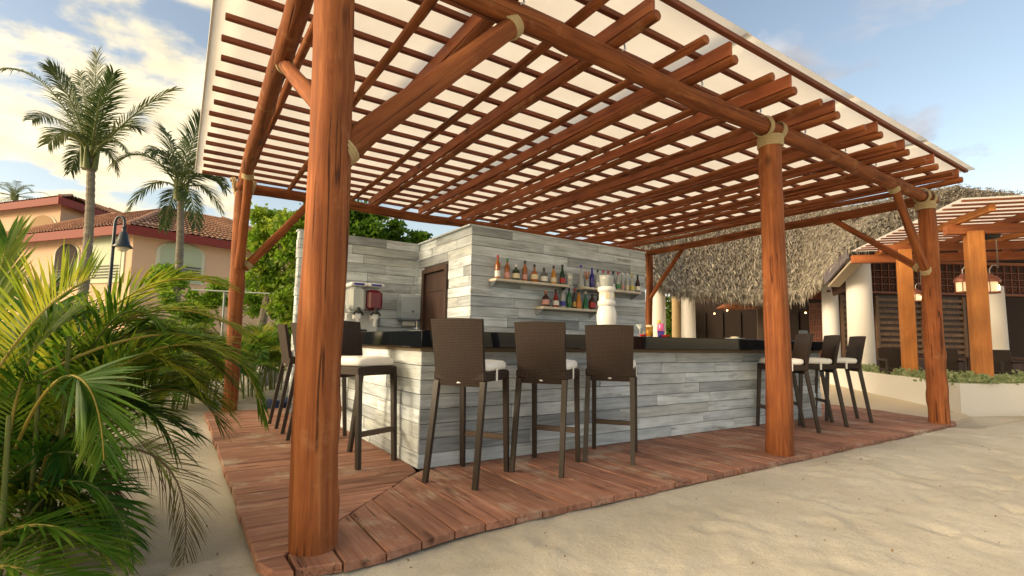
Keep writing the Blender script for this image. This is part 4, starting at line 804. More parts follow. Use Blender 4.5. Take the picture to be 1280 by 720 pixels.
wbox('cornice', -0.1, 11, 0.0, 0.10, 3.52, 3.60, 'redbeam'); wbox('cornice', -0.1, 11, 0.0, 0.09, 2.62, 2.68, 'lattice')
s = 0.0; fz = [2.70, 2.90, 3.10, 3.30, 3.50]
for z in fz[1:-1]: wbox('frieze_rail', 0.0, 11, 0.0, 0.035, z - 0.012, z + 0.012, 'lattice')
k = 0
while k * 0.22 < 9: wbox('frieze_bar', k * 0.22, k * 0.22 + 0.024, 0.0, 0.04, 2.68, 3.52, 'lattice'); k += 1
for i in range(36):
    for j in range(3):
        c = QW(0.12 + i * 0.22, 0.02, 0); z = QZ((fz[j] + fz[j + 1]) / 2)
        mb = MB(); u = BW
        for a in (0, 1):
            rr = Matrix.Rotation(R(45 + 90 * a), 3, NW); d = rr @ (u * 0.07); mb.tube([V((c.x, c.y, z)) - d, V((c.x, c.y, z)) + d], 0.014, 4, smooth=False)
        obj(mb, 'fretwork', 'lattice', rest, world=True)
def louvre(s0, s1):
    fr = wbox('shutter', s0, s1, 0.0, 0.02, 0.5, 2.55, 'darkwood')
    for a, b in ((s0, s0 + 0.09), (s1 - 0.09, s1)): wbox('stile', a, b, 0.02, 0.09, 0.5, 2.55, 'slatwood', fr)
    z = 0.58
    while z < 2.5: wbox('slat', s0 + 0.09, s1 - 0.09, 0.03, 0.075, z, z + 0.085, 'slatwood', fr); z += 0.165
louvre(0.25, 0.85); louvre(1.3, 2.75); louvre(2.80, 4.0); louvre(6.6, 7.7)
wbox('dado', -0.1, 11, 0.0, 0.12, 0.0, 0.75, 'darkwood')
wbox('opening', 4.15, 6.4, 0.0, 0.01, 0.75, 2.6, 'interior')  # flat panel on the wall; its dark colour stands for the shade inside
# dark interior of the thatched hall
def vert_quad(name, p, q, z0, z1, mat, th=0.2):
    d = (q - p); nn = V((-d.y, d.x, 0)).normalized() * th; mb = MB(); mb.prism([(v.x, v.y) for v in (p, q, q + nn, p + nn)], z0, z1); return obj(mb, name, mat, rest, world=True)
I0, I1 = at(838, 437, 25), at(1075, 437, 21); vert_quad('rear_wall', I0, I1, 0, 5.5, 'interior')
for k in range(9):
    f = 0.06 + k * 0.1; c = I0.lerp(I1, f); d2 = (I1 - I0).normalized(); p = c - V((0, 0.0, 0)); f2 = V((d2.y, -d2.x, 0)) * 0.08
    if f2.dot(CAM - c) < 0: f2 = -f2
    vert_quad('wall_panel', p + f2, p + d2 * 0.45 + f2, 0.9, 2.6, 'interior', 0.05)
for a, b, z0, z1 in (((872, 18.6), (1034, 17.4), 2.72, 3.0),): 
    p, q = at(a[0], 437, a[1]), at(b[0], 437, b[1]); vert_quad('lintel', p, q, z0, z1, 'redbeam', 0.18)
p, q = at(1013, 437, 18), at(1028, 437, 17.6)
for k in range(8): vert_quad('screen_bar', p.lerp(q, k / 7.0), p.lerp(q, k / 7.0 + 0.06), 0.4, 2.6, 'lattice', 0.03)
for k in range(10): vert_quad('screen_rail', p, q, 0.5 + k * 0.21, 0.53 + k * 0.21, 'lattice', 0.04)
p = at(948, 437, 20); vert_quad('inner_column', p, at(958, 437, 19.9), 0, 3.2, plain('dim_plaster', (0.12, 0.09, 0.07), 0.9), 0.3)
for px, py, d, lab in ((909, 388, 19.5, 'small round pendant lamp glowing in the dark hall under the thatch, beside the tan shade'), (1007, 391, 19, 'small glowing lamp in the dark hall near the lattice screen'), (893, 392, 21, 'faint glowing lamp deep in the dark hall')):
    t = thing('hall_lamp', lab, 'lamp', at(px, py, d)); mb = MB(); mb.lathe([(0.0, -0.035), (0.025, -0.025), (0.035, 0), (0.025, 0.025), (0.0, 0.035)], 10); obj(mb, 'bulb', plain('bulb', (1, 0.7, 0.4), 0.5, emit=(1, 0.5, 0.2), es=3), t, WM[t])
    mb = MB(); mb.tube([(0, 0, 0.04), (0, 0, 1.1)], 0.008, 5); obj(mb, 'cord', 'black', t, WM[t])
t = thing('pendant_lamp', 'wide tan fabric shade hanging in the dark hall under the thatch', 'lamp', at(922, 382, 19.8)); mb = MB(); mb.lathe([(0.75, -0.12), (0.78, -0.1), (0.5, 0.08), (0.1, 0.12), (0, 0.125)], 20); obj(mb, 'shade', plain('tan_shade', (0.30, 0.10, 0.035), 0.8), t, WM[t]); mb = MB(); mb.tube([(0, 0, 0.1), (0, 0, 0.9)], 0.012, 5); obj(mb, 'cord', 'black', t, WM[t])
# thatched roof
M['thatch'] = leaf('thatch_straw', (0.065, 0.055, 0.045), (0.23, 0.20, 0.16), (0.50, 0.45, 0.375), 0.15, 7.0)
M['thatch_under'] = plain('thatch_under', (0.10, 0.07, 0.045), 0.95, bump=0.6, bscale=14)
EV = [at(790, 346, 15.2), at(816, 348, 15.3), at(850, 362, 16.4), at(930, 368, 17.2), at(1000, 366, 16.8), at(1034, 336, 14.8), at(1060, 306, 13.4)]
EV += [EV[-1] + BW * 2.5 + A_ * 0.8 + V((0, 0, 0.75)), EV[-1] + BW * 9 + A_ * 0.8 + V((0, 0, 0.75))]
RG = [at(760, 276, 22), at(820, 276, 22.5), at(860, 274, 22.5), at(930, 270, 22.5), at(1010, 262, 21.5), at(1090, 250, 19.5), at(1150, 241, 18.2), at(1205, 231, 17.5), at(1420, 258, 16.5)]
def loft(f, g_):      # f along the eave 0..1, g_ eave->ridge
    x = f * (len(EV) - 1); i = min(int(x), len(EV) - 2); u = x - i; a = EV[i].lerp(EV[i + 1], u); b = RG[i].lerp(RG[i + 1], u); p = a.lerp(b, g_)
    p.z += 0.28 * math.sin(math.pi * g_) * (1 - 0.4 * g_); return p
mb = MB(); nu, nv = 90, 14; vs = [loft(i / nu, j / nv) + V((0, 0, -0.1)) for j in range(nv + 1) for i in range(nu + 1)]
vs2 = [v - V((0, 0, 0.12)) for v in vs]; w = nu + 1; fs = [(j * w + i, j * w + i + 1, (j + 1) * w + i + 1, (j + 1) * w + i) for j in range(nv) for i in range(nu)]
mb.add(vs, fs, True); mb.add(vs2, [tuple(reversed(f)) for f in fs], True); thr_ = obj(mb, 'roof', 'thatch_under', rest, world=True)
def straw():
    rs = random.Random(31); vs = []; fs = []
    def blade(f, g_, L, w, lift, hang):
        p = loft(f, g_); q = loft(f, max(0.0, g_ - 0.04)) if g_ > 0.04 else loft(f, g_) * 2 - loft(f, g_ + 0.04)
        d = (q - p).normalized(); s = d.cross(V((0, 0, 1))).normalized(); nn = s.cross(d).normalized()
        if nn.z < 0: nn = -nn
        d = (d + s * rs.gauss(0, 0.22) + nn * lift + V((0, 0, -hang))).normalized(); p = p + nn * rs.uniform(-0.08, 0.05); o = len(vs); s2 = (s + nn * rs.uniform(-0.8, 0.8)).normalized() * w
        m_ = p + d * L * 0.55 + nn * 0.015; e = p + d * L + V((0, 0, -0.14 * L))
        vs.extend([p - s2, p + s2, m_ + s2, m_ - s2, e]); fs.extend([(o, o + 1, o + 2, o + 3), (o + 3, o + 2, o + 4)])
    N_ = 42000
    for i in range(N_): blade(rs.random(), rs.random() ** 1.25, rs.uniform(0.12, 0.30), rs.uniform(0.005, 0.014), rs.uniform(-0.02, 0.3), 0)
    for i in range(2600): blade(rs.random(), round(rs.random() ** 1.2 * 16) / 16 + rs.gauss(0, 0.006), rs.uniform(0.3, 0.6), rs.uniform(0.012, 0.026), rs.uniform(0.05, 0.35), 0)
    for i in range(9000): blade(rs.random(), rs.uniform(0.0, 0.03), rs.uniform(0.22, 0.52) * (0.75 + 0.7 * noise.noise(V((rs.random() * 0.01 + i * 0.37, 0, 0)))), rs.uniform(0.008, 0.022), 0.0, rs.uniform(0.3, 1.6))
    mb = MB(); mb.add(vs, fs); o = obj(mb, 'straw', 'thatch', thr_, world=True); o['kind'] = 'stuff'
straw()
# fascia board and soffit along the rising edge
p, q = at(1031, 350, 14.6), at(1059, 317, 13.3); mb = MB(); d = (q - p).normalized(); nn = V((-d.y, d.x, 0)).normalized()
bar('fascia', p + V((0, 0, 0.0)), q + V((0, 0, 0.0)), 0.06, 0.30, rest, plain('fascia_paint', (0.115, 0.10, 0.12), 0.6))
bar('soffit', p + B_ * 0.22 + V((0, 0, -0.18)), q + B_ * 0.22 + V((0, 0, -0.2)), 0.3, 0.06, rest, plain('shadowed_soffit', (0.42, 0.36, 0.28), 0.9))  # soffit tan is darkened in its colour to look shadowed
p, q = at(1040, 356, 15.6), at(1066, 345, 14.8); bar('side_beam', p, q, 0.1, 0.7, rest, 'darkwood')
bar('side_beam', at(1064, 322, 14.3), at(1110, 322, 14.0), 0.16, 0.16, rest, 'redbeam')
# terrace furniture: dark chairs and tables
def chair(p, rz, label):
    t = thing('terrace_chair', label, 'chair', (p.x, p.y, 0.12), rz, 'dark chairs on the restaurant terrace')
    for sx in (-1, 1):
        for sy in (-1, 1): mb = MB(); mb.bbox((sx * 0.21, sy * 0.2, 0.22), (0.04, 0.04, 0.44), 0.004); obj(mb, 'leg', 'frame', t, WM[t])
        mb = MB(); mb.bbox((sx * 0.23, 0.0, 0.66), (0.045, 0.46, 0.04), 0.006); mb.bbox((sx * 0.23, 0.2, 0.55), (0.04, 0.04, 0.22), 0.004); obj(mb, 'armrest', 'frame', t, WM[t])
    mb = MB(); mb.bbox((0, 0, 0.44), (0.48, 0.46, 0.06), 0.01); obj(mb, 'seat', 'wicker', t, WM[t]); mb = MB(); mb.bbox((0, -0.23, 0.68), (0.48, 0.04, 0.5), 0.01, Matrix.Rotation(R(8), 3, 'X')); obj(mb, 'backrest', 'wicker', t, WM[t])
def table(p, label):
    t = thing('terrace_table', label, 'table', (p.x, p.y, 0.12), rz_, 'dark tables on the restaurant terrace')
    mb = MB(); mb.bbox((0, 0, 0.73), (1.3, 0.8, 0.05), 0.006); obj(mb, 'tabletop', 'darkwood', t, WM[t])
    for sx in (-1, 1):
        for sy in (-1, 1): mb = MB(); mb.bbox((sx * 0.58, sy * 0.34, 0.355), (0.07, 0.07, 0.71), 0.005); obj(mb, 'leg', 'darkwood', t, WM[t])
chair(at(1118, 440, 11.6), rz_ + R(180), 'dark wicker chair on the terrace next to the white column'); chair(at(1185, 440, 11.3), rz_ + R(170), 'dark wicker chair on the terrace between the two orange posts'); chair(at(1258, 440, 10.8), rz_ + R(185), 'dark wicker chair on the terrace past the outer orange post')
table(at(1165, 440, 12.6), 'dark table on the terrace behind the chair between the orange posts'); table(at(1262, 440, 12.0), 'dark table on the terrace below the white column with the lantern')
# ================================================================== HOUSE BEHIND THE PALMS
def tile_mat():
    m, N, L, b = nodes('clay_tiles'); t = N.new('ShaderNodeTexCoord')
    n = N.new('ShaderNodeTexNoise'); n.inputs['Scale'].default_value = 2.5; n.inputs['Detail'].default_value = 6; L.new(t.outputs['Object'], n.inputs[0])
    cr = N.new('ShaderNodeValToRGB'); e = cr.color_ramp.elements; e[0].position = 0.3; e[0].color = (0.25, 0.125, 0.078, 1); e[1].position = 0.7; e[1].color = (0.46, 0.25, 0.165, 1); L.new(n.outputs[0], cr.inputs[0]); L.new(cr.outputs[0], b.inputs['Base Color']); b.inputs['Roughness'].default_value = 0.85
    return m
M['tiles'] = tile_mat(); M['housewall'] = plain('peach_render', (0.56, 0.385, 0.265), 0.9, bump=0.1); M['fasciared'] = plain('red_fascia', (0.17, 0.018, 0.011), 0.7)
M['green_panel'] = plain('pale_green_panel', (0.36, 0.42, 0.30), 0.6); M['trimstone'] = plain('arch_trim', (0.52, 0.52, 0.42), 0.8)
house = thing('house', 'peach coloured house with red fascias and clay tile roofs behind the palms', 'house', at(159, 430, 21))
def roof_faces(name, eave, ridge, mat, rows, parent):
    """tile courses as overlapping ridged strips between an eave edge and a ridge edge"""
    (e0, e1), (r0, r1) = eave, ridge; n = max(6, int((e1 - e0).length / 0.22)); nn = (e1 - e0).cross(r0 - e0).normalized()
    if nn.z < 0: nn = -nn
    mb = MB(); vs = []; fs = []
    for j in range(rows):
        for jj, lift in ((j / rows, 0.05), ((j + 1.15) / rows, 0.0)):
            g_ = min(jj, 1.0)
            for i in range(2 * n + 1):
                f = i / (2 * n); vs.append(e0.lerp(e1, f).lerp(r0.lerp(r1, f), g_) + nn * (lift + (0.05 if i % 2 else 0)))
    w = 2 * n + 1
    for j in range(rows):
        for i in range(2 * n): a = j * 2 * w + i; fs.append((a, a + 1, a + w + 1, a + w))
    mb.add(vs, fs); return obj(mb, name, mat, parent, world=True)
def hip_house(K, Lp, Rp, zb, ze, rise, inset, over):
    """K near corner, Lp / Rp the two eave ends, all at eave height; returns the roof part"""
    K, Lp, Rp = [V((v.x, v.y, ze)) for v in (K, Lp, Rp)]; Bk = Lp + Rp - K; l = (Lp - K).normalized(); r = (Rp - K).normalized()
    def ins(d): return [K + (l + r) * d, Rp + (l - r) * d, Bk - (l + r) * d, Lp + (r - l) * d]
    wq = ins(over); mb = MB(); mb.prism([(v.x, v.y) for v in wq], zb, ze - 0.05); obj(mb, 'wall', 'housewall', house, world=True)
    e = [K, Rp, Bk, Lp]; t = [v + V((0, 0, rise)) for v in ins(inset)]
    rf = None
    for i in range(4):
        j = (i + 1) % 4; o = roof_faces('roof', (e[i], e[j]), (t[i], t[j]), 'tiles', 12, house); rf = rf or o
    mb = MB(); mb.add(t + e, [(0, 1, 2, 3), (7, 6, 5, 4)]); obj(mb, 'roof_deck', 'tiles', house, world=True)
    for i in range(4):
        j = (i + 1) % 4; d = (e[j] - e[i]).normalized(); bar('fascia', e[i] - V((0, 0, 0.17)), e[j] - V((0, 0, 0.17)), 0.10, 0.36, house, 'fasciared')
        log('hip_tile', e[i] + V((0, 0, 0.05)), t[i] + V((0, 0, 0.05)), 0.09, 0.09, house, 'tiles', n=8)
    return wq, l, r
K = at(159, 281, 20); Lp = at(20, 300, 22.6); Rp = at(318, 310, 24.0); Lp = K + (Lp - K) * 1.5; Rp = K + (Rp - K) * 1.9; ze = K.z
wq, l, r = hip_house(K, Lp, Rp, -0.2, ze, 1.75, 3.6, 0.55)
U = at(75, 246, 24.5); Ul = at(-60, 270, 27.5); Ur = at(172, 275, 30); Ul = U + (Ul - U) * 1.3; Ur = U + (Ur - U) * 1.6
wq2, l2, r2_ = hip_house(U, Ul, Ur, ze - 0.5, U.z, 1.15, 3.0, 0.5)
def arch(c, d, wdt, hgt, mat, out, name='window'):
    """arched opening panel on a wall; c bottom centre, d along wall, out outward"""
    pts = [(-wdt / 2, 0), (wdt / 2, 0)] + [(wdt / 2 * math.cos(a), hgt + wdt * 0.26 * math.sin(a)) for a in [math.pi * k / 12 for k in range(13)]]
    def ring(s, o): return [c + d * (x * s) + V((0, 0, z if s == 1 else z * 1.03 + (0.0 if z > 0.1 else -0.1))) + out * o for x, z in pts]
    n = len(pts); mb = MB(); a, b = ring(1.1, -0.1), ring(1.1, 0.05); mb.add(a + b, [tuple(range(n, 2 * n)), tuple(range(n - 1, -1, -1))] + [(i, (i + 1) % n, n + (i + 1) % n, n + i) for i in range(n)]); w_ = obj(mb, name, 'trimstone', house, world=True)
    mb = MB(); a, b = ring(0.94, 0.03), ring(0.94, 0.07); mb.add(a + b, [tuple(range(n, 2 * n)), tuple(range(n - 1, -1, -1))] + [(i, (i + 1) % n, n + (i + 1) % n, n + i) for i in range(n)]); obj(mb, 'panel', mat, w_, world=True)
    mb = MB()
    for k in range(5): mb.tube([c + d * (-wdt * 0.45) + V((0, 0, 0.12 + k * 0.12)) + out * 0.12, c + d * (wdt * 0.45) + V((0, 0, 0.12 + k * 0.12)) + out * 0.12], 0.02, 5)
    obj(mb, 'railing', 'black', w_, world=True)
oL = -r; oR = -l
kw = V((wq[0].x, wq[0].y, 0))
arch(V((kw.x, kw.y, 3.3)) + l * 1.6, l, 2.2, 1.3, 'green_panel', oL); arch(V((kw.x, kw.y, 3.2)) + l * 4.2, l, 1.6, 1.3, 'interior', oL)
arch(V((kw.x, kw.y, 3.45)) + r * 1.75, r, 1.7, 1.15, 'green_panel', oR); arch(V((kw.x, kw.y, 3.3)) + r * 5.2, r, 1.7, 1.15, 'green_panel', oR)
ku = V((wq2[0].x, wq2[0].y, 0)); arch(V((ku.x, ku.y, ze + 0.25)) + l2 * 1.4, l2, 2.2, 0.75, plain('arch_shade', (0.30, 0.20, 0.11), 0.9), -r2_)
# ================================================================== LAMP POST, PIPE FRAME
lp = at(130, 437, 10.5); t = thing('lamp_post', 'dark green lamp post with bell shaped shade hanging from a curved arm', 'lamp post', (lp.x, lp.y, -0.08))
M['lamp_paint'] = plain('lamp_paint', (0.010, 0.022, 0.035), 0.35); zt = at(138, 275, 10.5).z + 0.08; rd = RX.copy(); rd.z = 0; rd.normalize()
mb = MB(); pts = [V((0, 0, 0)), V((0, 0, zt))] + [rd * (0.1 - 0.1 * math.cos(a)) * 1.0 + V((0, 0, zt + 0.14 * math.sin(a))) for a in [math.pi * k / 8 for k in range(1, 9)]] + [rd * 0.2 + V((0, 0, zt - 0.2))]; mb.tube(pts, [0.045, 0.03] + [0.025] * 9, 10); obj(mb, 'pole', 'lamp_paint', t, WM[t])
mb = MB(); mb.lathe([(0.05, 0.2), (0.03, 0.12), (0.07, 0.08), (0.1, -0.05), (0.13, -0.16), (0.19, -0.23), (0.185, -0.235), (0.0, -0.1)], 16, rd * 0.2 + V((0, 0, zt - 0.3))); obj(mb, 'shade', 'lamp_paint', t, WM[t])
mb = MB(); mb.lathe([(0.0, -0.33), (0.08, -0.30), (0.13, -0.235), (0.1, -0.2), (0, -0.2)], 14, rd * 0.2 + V((0, 0, zt - 0.3))); obj(mb, 'globe', plain('lamp_globe', (0.75, 0.68, 0.55), 0.4), t, WM[t])
p0 = at(276, 437, 12); t = thing('pipe_frame', 'pale grey pipe frame with one crossbar among the palms', 'pipe frame', (p0.x, p0.y, -0.08))
M['pipe'] = plain('pale_pipe', (0.30, 0.34, 0.35), 0.5); za = at(276, 365, 12)
mb = MB(); mb.tube([(p0.x, p0.y, -0.1), (p0.x, p0.y, za.z)], 0.024, 8); obj(mb, 'upright', 'pipe', t, world=True); pr_ = at(338, 367, 12)
mb = MB(); mb.tube([at(240, 362, 12), pr_], 0.016, 8); obj(mb, 'crossbar', 'pipe', t, world=True)
# ================================================================== PALMS
def bez(pts, t):
    p = [V(q) for q in pts]
    while len(p) > 1: p = [p[i].lerp(p[i + 1], t) for i in range(len(p) - 1)]
    return p[0]
def frond_mesh(ctrl, L, n, width, seed, r0=0.008, ang=(62, 22), droop=0.35, start=0.16, vee=0.35, segs=3, twist=0.0, miss=0.0, endlen=0.45, side=None):
    """rachis through control points with pinnate leaflets; returns (rachis MB, leaflet MB)"""
    rs = random.Random(seed); N_ = 18; line = [bez(ctrl, i / N_) for i in range(N_ + 1)]; ra = MB(); ra.tube(line, [r0 * (1 - 0.85 * i / N_) + 0.001 for i in range(N_ + 1)], 6)
    le = MB(); vs = []; fs = []
    for k in range(n):
        f = start + (1 - start) * (k + 0.5) / n; p = bez(ctrl, f); tg = (bez(ctrl, min(1, f + 0.02)) - bez(ctrl, f - 0.02)).normalized()
        sd = tg.cross(V((0, 0, 1))); sd = sd.normalized() if sd.length > 0.05 else RX.copy()
        if side is not None: sd = (side - tg * side.dot(tg)).normalized()
        up = sd.cross(tg).normalized()
        if twist: q = Matrix.Rotation(twist * f, 3, tg); sd, up = q @ sd, q @ up
        prof = math.sin(math.pi * min(1, 0.18 + 0.82 * (f - start) / (1 - start) * (1 - 0.12))) ** 0.6; prof = max(prof, endlen * 0.6)
        a = R(ang[0] + (ang[1] - ang[0]) * f)
        for s in (-1, 1):
            if rs.random() < miss: continue
            l_ = L * prof * rs.uniform(0.85, 1.1); aa = a + R(rs.gauss(0, 4)); d = tg * math.cos(aa) + sd * (s * math.sin(aa)) + up * (vee + rs.gauss(0, 0.07)); d.normalize()
            w = width * rs.uniform(0.8, 1.15); wv = d.cross(up).normalized(); wv = (wv + up * rs.uniform(-0.35, 0.35)).normalized(); o = len(vs); q = p.copy(); dd = d.copy()
            wd = [0.35, 1.0, 0.72, 0.0] if segs == 3 else [0.4, 1.0, 0.9, 0.55, 0.0]
            for i in range(segs + 1):
                hw = wv * (w * 0.5 * wd[i])
                if i < segs: vs.extend([q - hw, q + hw])
                else: vs.append(q.copy())
                q = q + dd * (l_ / segs); dd = (dd + V((0, 0, -droop * (0.5 + 0.6 * i / segs) * rs.uniform(0.6, 1.3)))).normalized()
            for i in range(segs - 1): fs.append((o + 2 * i, o + 2 * i + 1, o + 2 * i + 3, o + 2 * i + 2))
            fs.append((o + 2 * segs - 2, o + 2 * segs - 1, o + 2 * segs))
    le.add(vs, fs, False); return ra, le
def frond(parent, ctrl, L, n, width, seed, mat='areca', stalk='stalk', **kw):
    ra, le = frond_mesh(ctrl, L, n, width, seed, **kw); a = obj(le, 'frond', mat, parent, world=True); obj(ra, 'rachis', stalk, a, world=True); return a
def random_frond(parent, base, az, el, length, L, n, width, seed, mat, bend=1.0, stalk='greenstem', **kw):
    rs = random.Random(seed); d = V((math.cos(az) * math.cos(el), math.sin(az) * math.cos(el), math.sin(el))); hz = V((math.cos(az), math.sin(az), 0)); b = V(base)
    c = [b, b + d * length * 0.4, b + d * length * 0.68 + hz * length * 0.12 - V((0, 0, length * 0.08 * bend)), b + d * length * 0.78 + hz * length * 0.3 - V((0, 0, length * 0.42 * bend))]
    return frond(parent, c, L, n, width, seed, mat, stalk, **kw)
def areca(base, label, n_stems, n_fronds, hgt, length, mat, seed, L=0.42, nl=34, width=0.026, group=None, spread=0.25, azr=(0, 6.283), fit=True):
    rs = random.Random(seed); b = V(base); t = thing('areca_palm', label, 'palm', b, 0, group); tops = []
    for i in range(n_stems):
        a = rs.uniform(0, 6.283); o_ = V((math.cos(a), math.sin(a), 0)) * spread * rs.uniform(0.1, 1); h_ = hgt * rs.uniform(0.45, 1); lean = V((math.cos(a), math.sin(a), 0)) * h_ * rs.uniform(0.05, 0.25)
        mb = MB(); pts = [b + o_ + lean * (k / 5) ** 1.5 + V((0, 0, -0.08 + (h_ + 0.08) * k / 5)) for k in range(6)]; mb.tube(pts, [0.018, 0.016, 0.015, 0.014, 0.012, 0.01], 8); obj(mb, 'stem', 'greenstem', t, world=True); tops.append(pts[-1])
    for i in range(n_fronds):
        tp = tops[i % len(tops)]; az = rs.uniform(*azr); random_frond(t, tp, az, R(rs.uniform(28, 84)), length * rs.uniform(0.7, 1.1), L * rs.uniform(0.85, 1.1), nl, width, seed * 100 + i, mat if rs.random() < 0.8 else ('areca_y' if mat == 'areca' else 'areca'), bend=rs.uniform(0.7, 1.5), twist=rs.uniform(-0.6, 0.6))
    return t
# the big clump at the camera side
clump = areca((-2.75, -0.35, -0.08), 'large green areca palm clump leaning over the sand beside the deck', 10, 44, 0.5, 1.15, 'areca', 5, L=0.34, nl=50, width=0.014, spread=0.4)
D = 2.35
def hf(pts, L, n, w, seed, mat, **kw): return frond(clump, [at(*p) for p in pts], L, n, w, seed, mat, **kw)
hf([(-60, 560, 2.1), (0, 450, 2.05), (45, 375, 2.1), (120, 345, 2.25)], 0.32, 48, 0.0163, 1, 'areca_y', vee=0.55, ang=(75, 40), droop=0.12, stalk='stalk')
hf([(-20, 640, 2.5), (60, 430, 2.5), (165, 320, 2.6), (270, 355, 2.7)], 0.36, 65, 0.0163, 2, 'areca_y', vee=0.1, droop=0.3, ang=(70, 30))
hf([(10, 640, 2.45), (100, 440, 2.4), (230, 395, 2.5), (300, 455, 2.6)], 0.36, 67, 0.0150, 3, 'areca', vee=0.1, droop=0.32, ang=(60, 25))
hf([(50, 470, 2.3), (190, 390, 2.5), (310, 400, 2.8), (328, 520, 2.85)], 0.24, 65, 0.0143, 4, 'areca', vee=0.05, droop=0.4, ang=(45, 18), start=0.35)
hf([(20, 560, 2.2), (70, 430, 2.0), (125, 440, 2.0), (130, 575, 2.05)], 0.27, 50, 0.0116, 5, 'areca', vee=0.0, droop=0.2, ang=(74, 26), start=0.42, side=RX, r0=0.007)
hf([(-60, 600, 2.1), (-30, 460, 2.1), (-10, 380, 2.2), (10, 300, 2.3)], 0.30, 48, 0.0163, 6, 'areca_y', vee=0.4, droop=0.12, ang=(55, 20), start=0.3)
hf([(70, 590, 2.5), (180, 520, 2.45), (250, 580, 2.45), (229, 700, 2.45)], 0.26, 37, 0.0054, 7, 'areca_dead', vee=0.0, droop=0.3, ang=(62, 20), start=0.3, stalk='drystem', side=RX, r0=0.007)
hf([(60, 600, 2.55), (110, 560, 2.5), (150, 590, 2.5), (150, 700, 2.5)], 0.24, 48, 0.0122, 8, 'areca_dead', vee=0.0, droop=0.5, ang=(45, 15), stalk='drystem')
hf([(-30, 690, 2.0), (20, 640, 1.9), (80, 650, 1.95), (135, 690, 2.0)], 0.26, 41, 0.0143, 9, 'areca', vee=0.15, droop=0.2, ang=(60, 20))
hf([(-60, 720, 1.8), (10, 690, 1.75), (60, 720, 1.8), (120, 760, 1.85)], 0.26, 38, 0.0163, 10, 'areca', vee=0.3, droop=0.25, ang=(60, 25))
hf([(30, 690, 2.3), (50, 540, 2.25), (90, 480, 2.4), (200, 460, 2.6)], 0.30, 55, 0.0143, 11, 'areca', vee=0.2, droop=0.3)
hf([(0, 640, 2.6), (60, 500, 2.7), (140, 470, 2.8), (240, 540, 2.9)], 0.32, 57, 0.0143, 12, 'areca', vee=0.1, droop=0.35)
hf([(0, 620, 2.2), (20, 480, 2.15), (30, 420, 2.2), (90, 400, 2.4)], 0.30, 48, 0.0150, 13, 'areca', vee=0.3, droop=0.25)
hf([(-40, 560, 2.4), (30, 400, 2.6), (130, 360, 2.9), (215, 420, 3.0)], 0.33, 57, 0.0150, 14, 'areca', vee=0.15, droop=0.35)
for px, py0, py1, d in ((18, 720, 480, 2.2), (48, 720, 420, 2.3), (-15, 720, 520, 2.0), (70, 690, 520, 2.6)):
    mb = MB(); a, b = at(px, py0, d), at(px + (720 - py1) * 0.13, py1, d); a.z = -0.1; mb.tube([a, a.lerp(b, 0.5) + V((0.02, 0, 0)), b], [0.014, 0.011, 0.008], 8); obj(mb, 'stem', 'greenstem', clump, world=True)
rs = random.Random(77)
for i in range(26):       # the thick of the clump: fronds rising from the stems and arching over
    px0, py0, d0 = rs.uniform(-60, 90), rs.uniform(560, 700), rs.uniform(2.4, 3.1)
    dx = rs.uniform(-120, 190); top = rs.uniform(330, 560); d1 = d0 + rs.uniform(-0.35, 0.4)
    hf([(px0, py0, d0), (px0 + dx * 0.2, (py0 + top) / 2, d0), (px0 + dx * 0.6, top - 40, d1), (px0 + dx * 1.15, top + rs.uniform(0, 120), d1)], rs.uniform(0.28, 0.36), 46, 0.0135, 200 + i, 'areca' if rs.random() < 0.75 else 'areca_y', vee=rs.uniform(0.05, 0.3), droop=rs.uniform(0.2, 0.4), ang=(65, 25), start=0.25, twist=rs.uniform(-0.5, 0.5), stalk='greenstem')
for i in range(7):        # long fronds sweeping out over the path
    y0 = 385 + i * 16; hf([(40 + i * 8, 560, 2.7), (90 + i * 6, y0 + 10, 2.75), (200 + i * 6, y0 - 30, 2.9), (262 + rs.uniform(-30, 45), y0 + rs.uniform(25, 75), 3.0)], 0.33, 54, 0.0135, 300 + i, 'areca_y' if i < 4 else 'areca', vee=0.1, droop=0.3, ang=(55, 22), start=0.25, twist=rs.uniform(-0.4, 0.4))
for i in range(18):       # low fronds that hide the foot of the clump
    px0, py0, d0 = rs.uniform(-90, 50), rs.uniform(640, 760), rs.uniform(2.0, 2.7); dx = rs.uniform(60, 170)
    hf([(px0, py0, d0), (px0 + dx * 0.3, py0 - 90, d0), (px0 + dx * 0.7, py0 - 110, d0 + 0.05), (px0 + dx, py0 - rs.uniform(-10, 70), d0 + 0.1)], rs.uniform(0.24, 0.32), 42, 0.013, 400 + i, 'areca' if i % 4 else 'areca_y', vee=rs.uniform(0.0, 0.3), droop=rs.uniform(0.2, 0.45), ang=(65, 25), start=0.2, twist=rs.uniform(-0.6, 0.6), stalk='greenstem')
areca((-3.45, 0.9, -0.08), 'second areca palm clump standing close behind the large one', 9, 34, 0.7, 1.25, 'areca', 19, L=0.36, nl=36, width=0.024, spread=0.4)
areca((-2.75, 2.3, -0.08), 'young areca palm on the sand strip along the deck side', 7, 22, 0.35, 1.0, 'areca', 20, L=0.32, nl=30, width=0.022, spread=0.25)
GA = 'areca palms between the deck and the house'
areca((-1.75, 5.25, -0.08), 'yellow green areca palm beside the rear log post, dry stems at its foot', 9, 22, 0.5, 1.0, 'areca_y', 12, group=GA, L=0.36, nl=26, width=0.03)
areca((-1.2, 6.0, -0.08), 'areca palm just behind the rear log post', 8, 20, 0.55, 1.05, 'areca_y', 13, group=GA, L=0.36, nl=26, width=0.03)
areca((-0.45, 6.6, -0.08), 'yellow areca palm between the rear log post and the board wall', 9, 34, 0.8, 1.15, 'areca_y', 14, group=GA, L=0.36, nl=26, width=0.03)
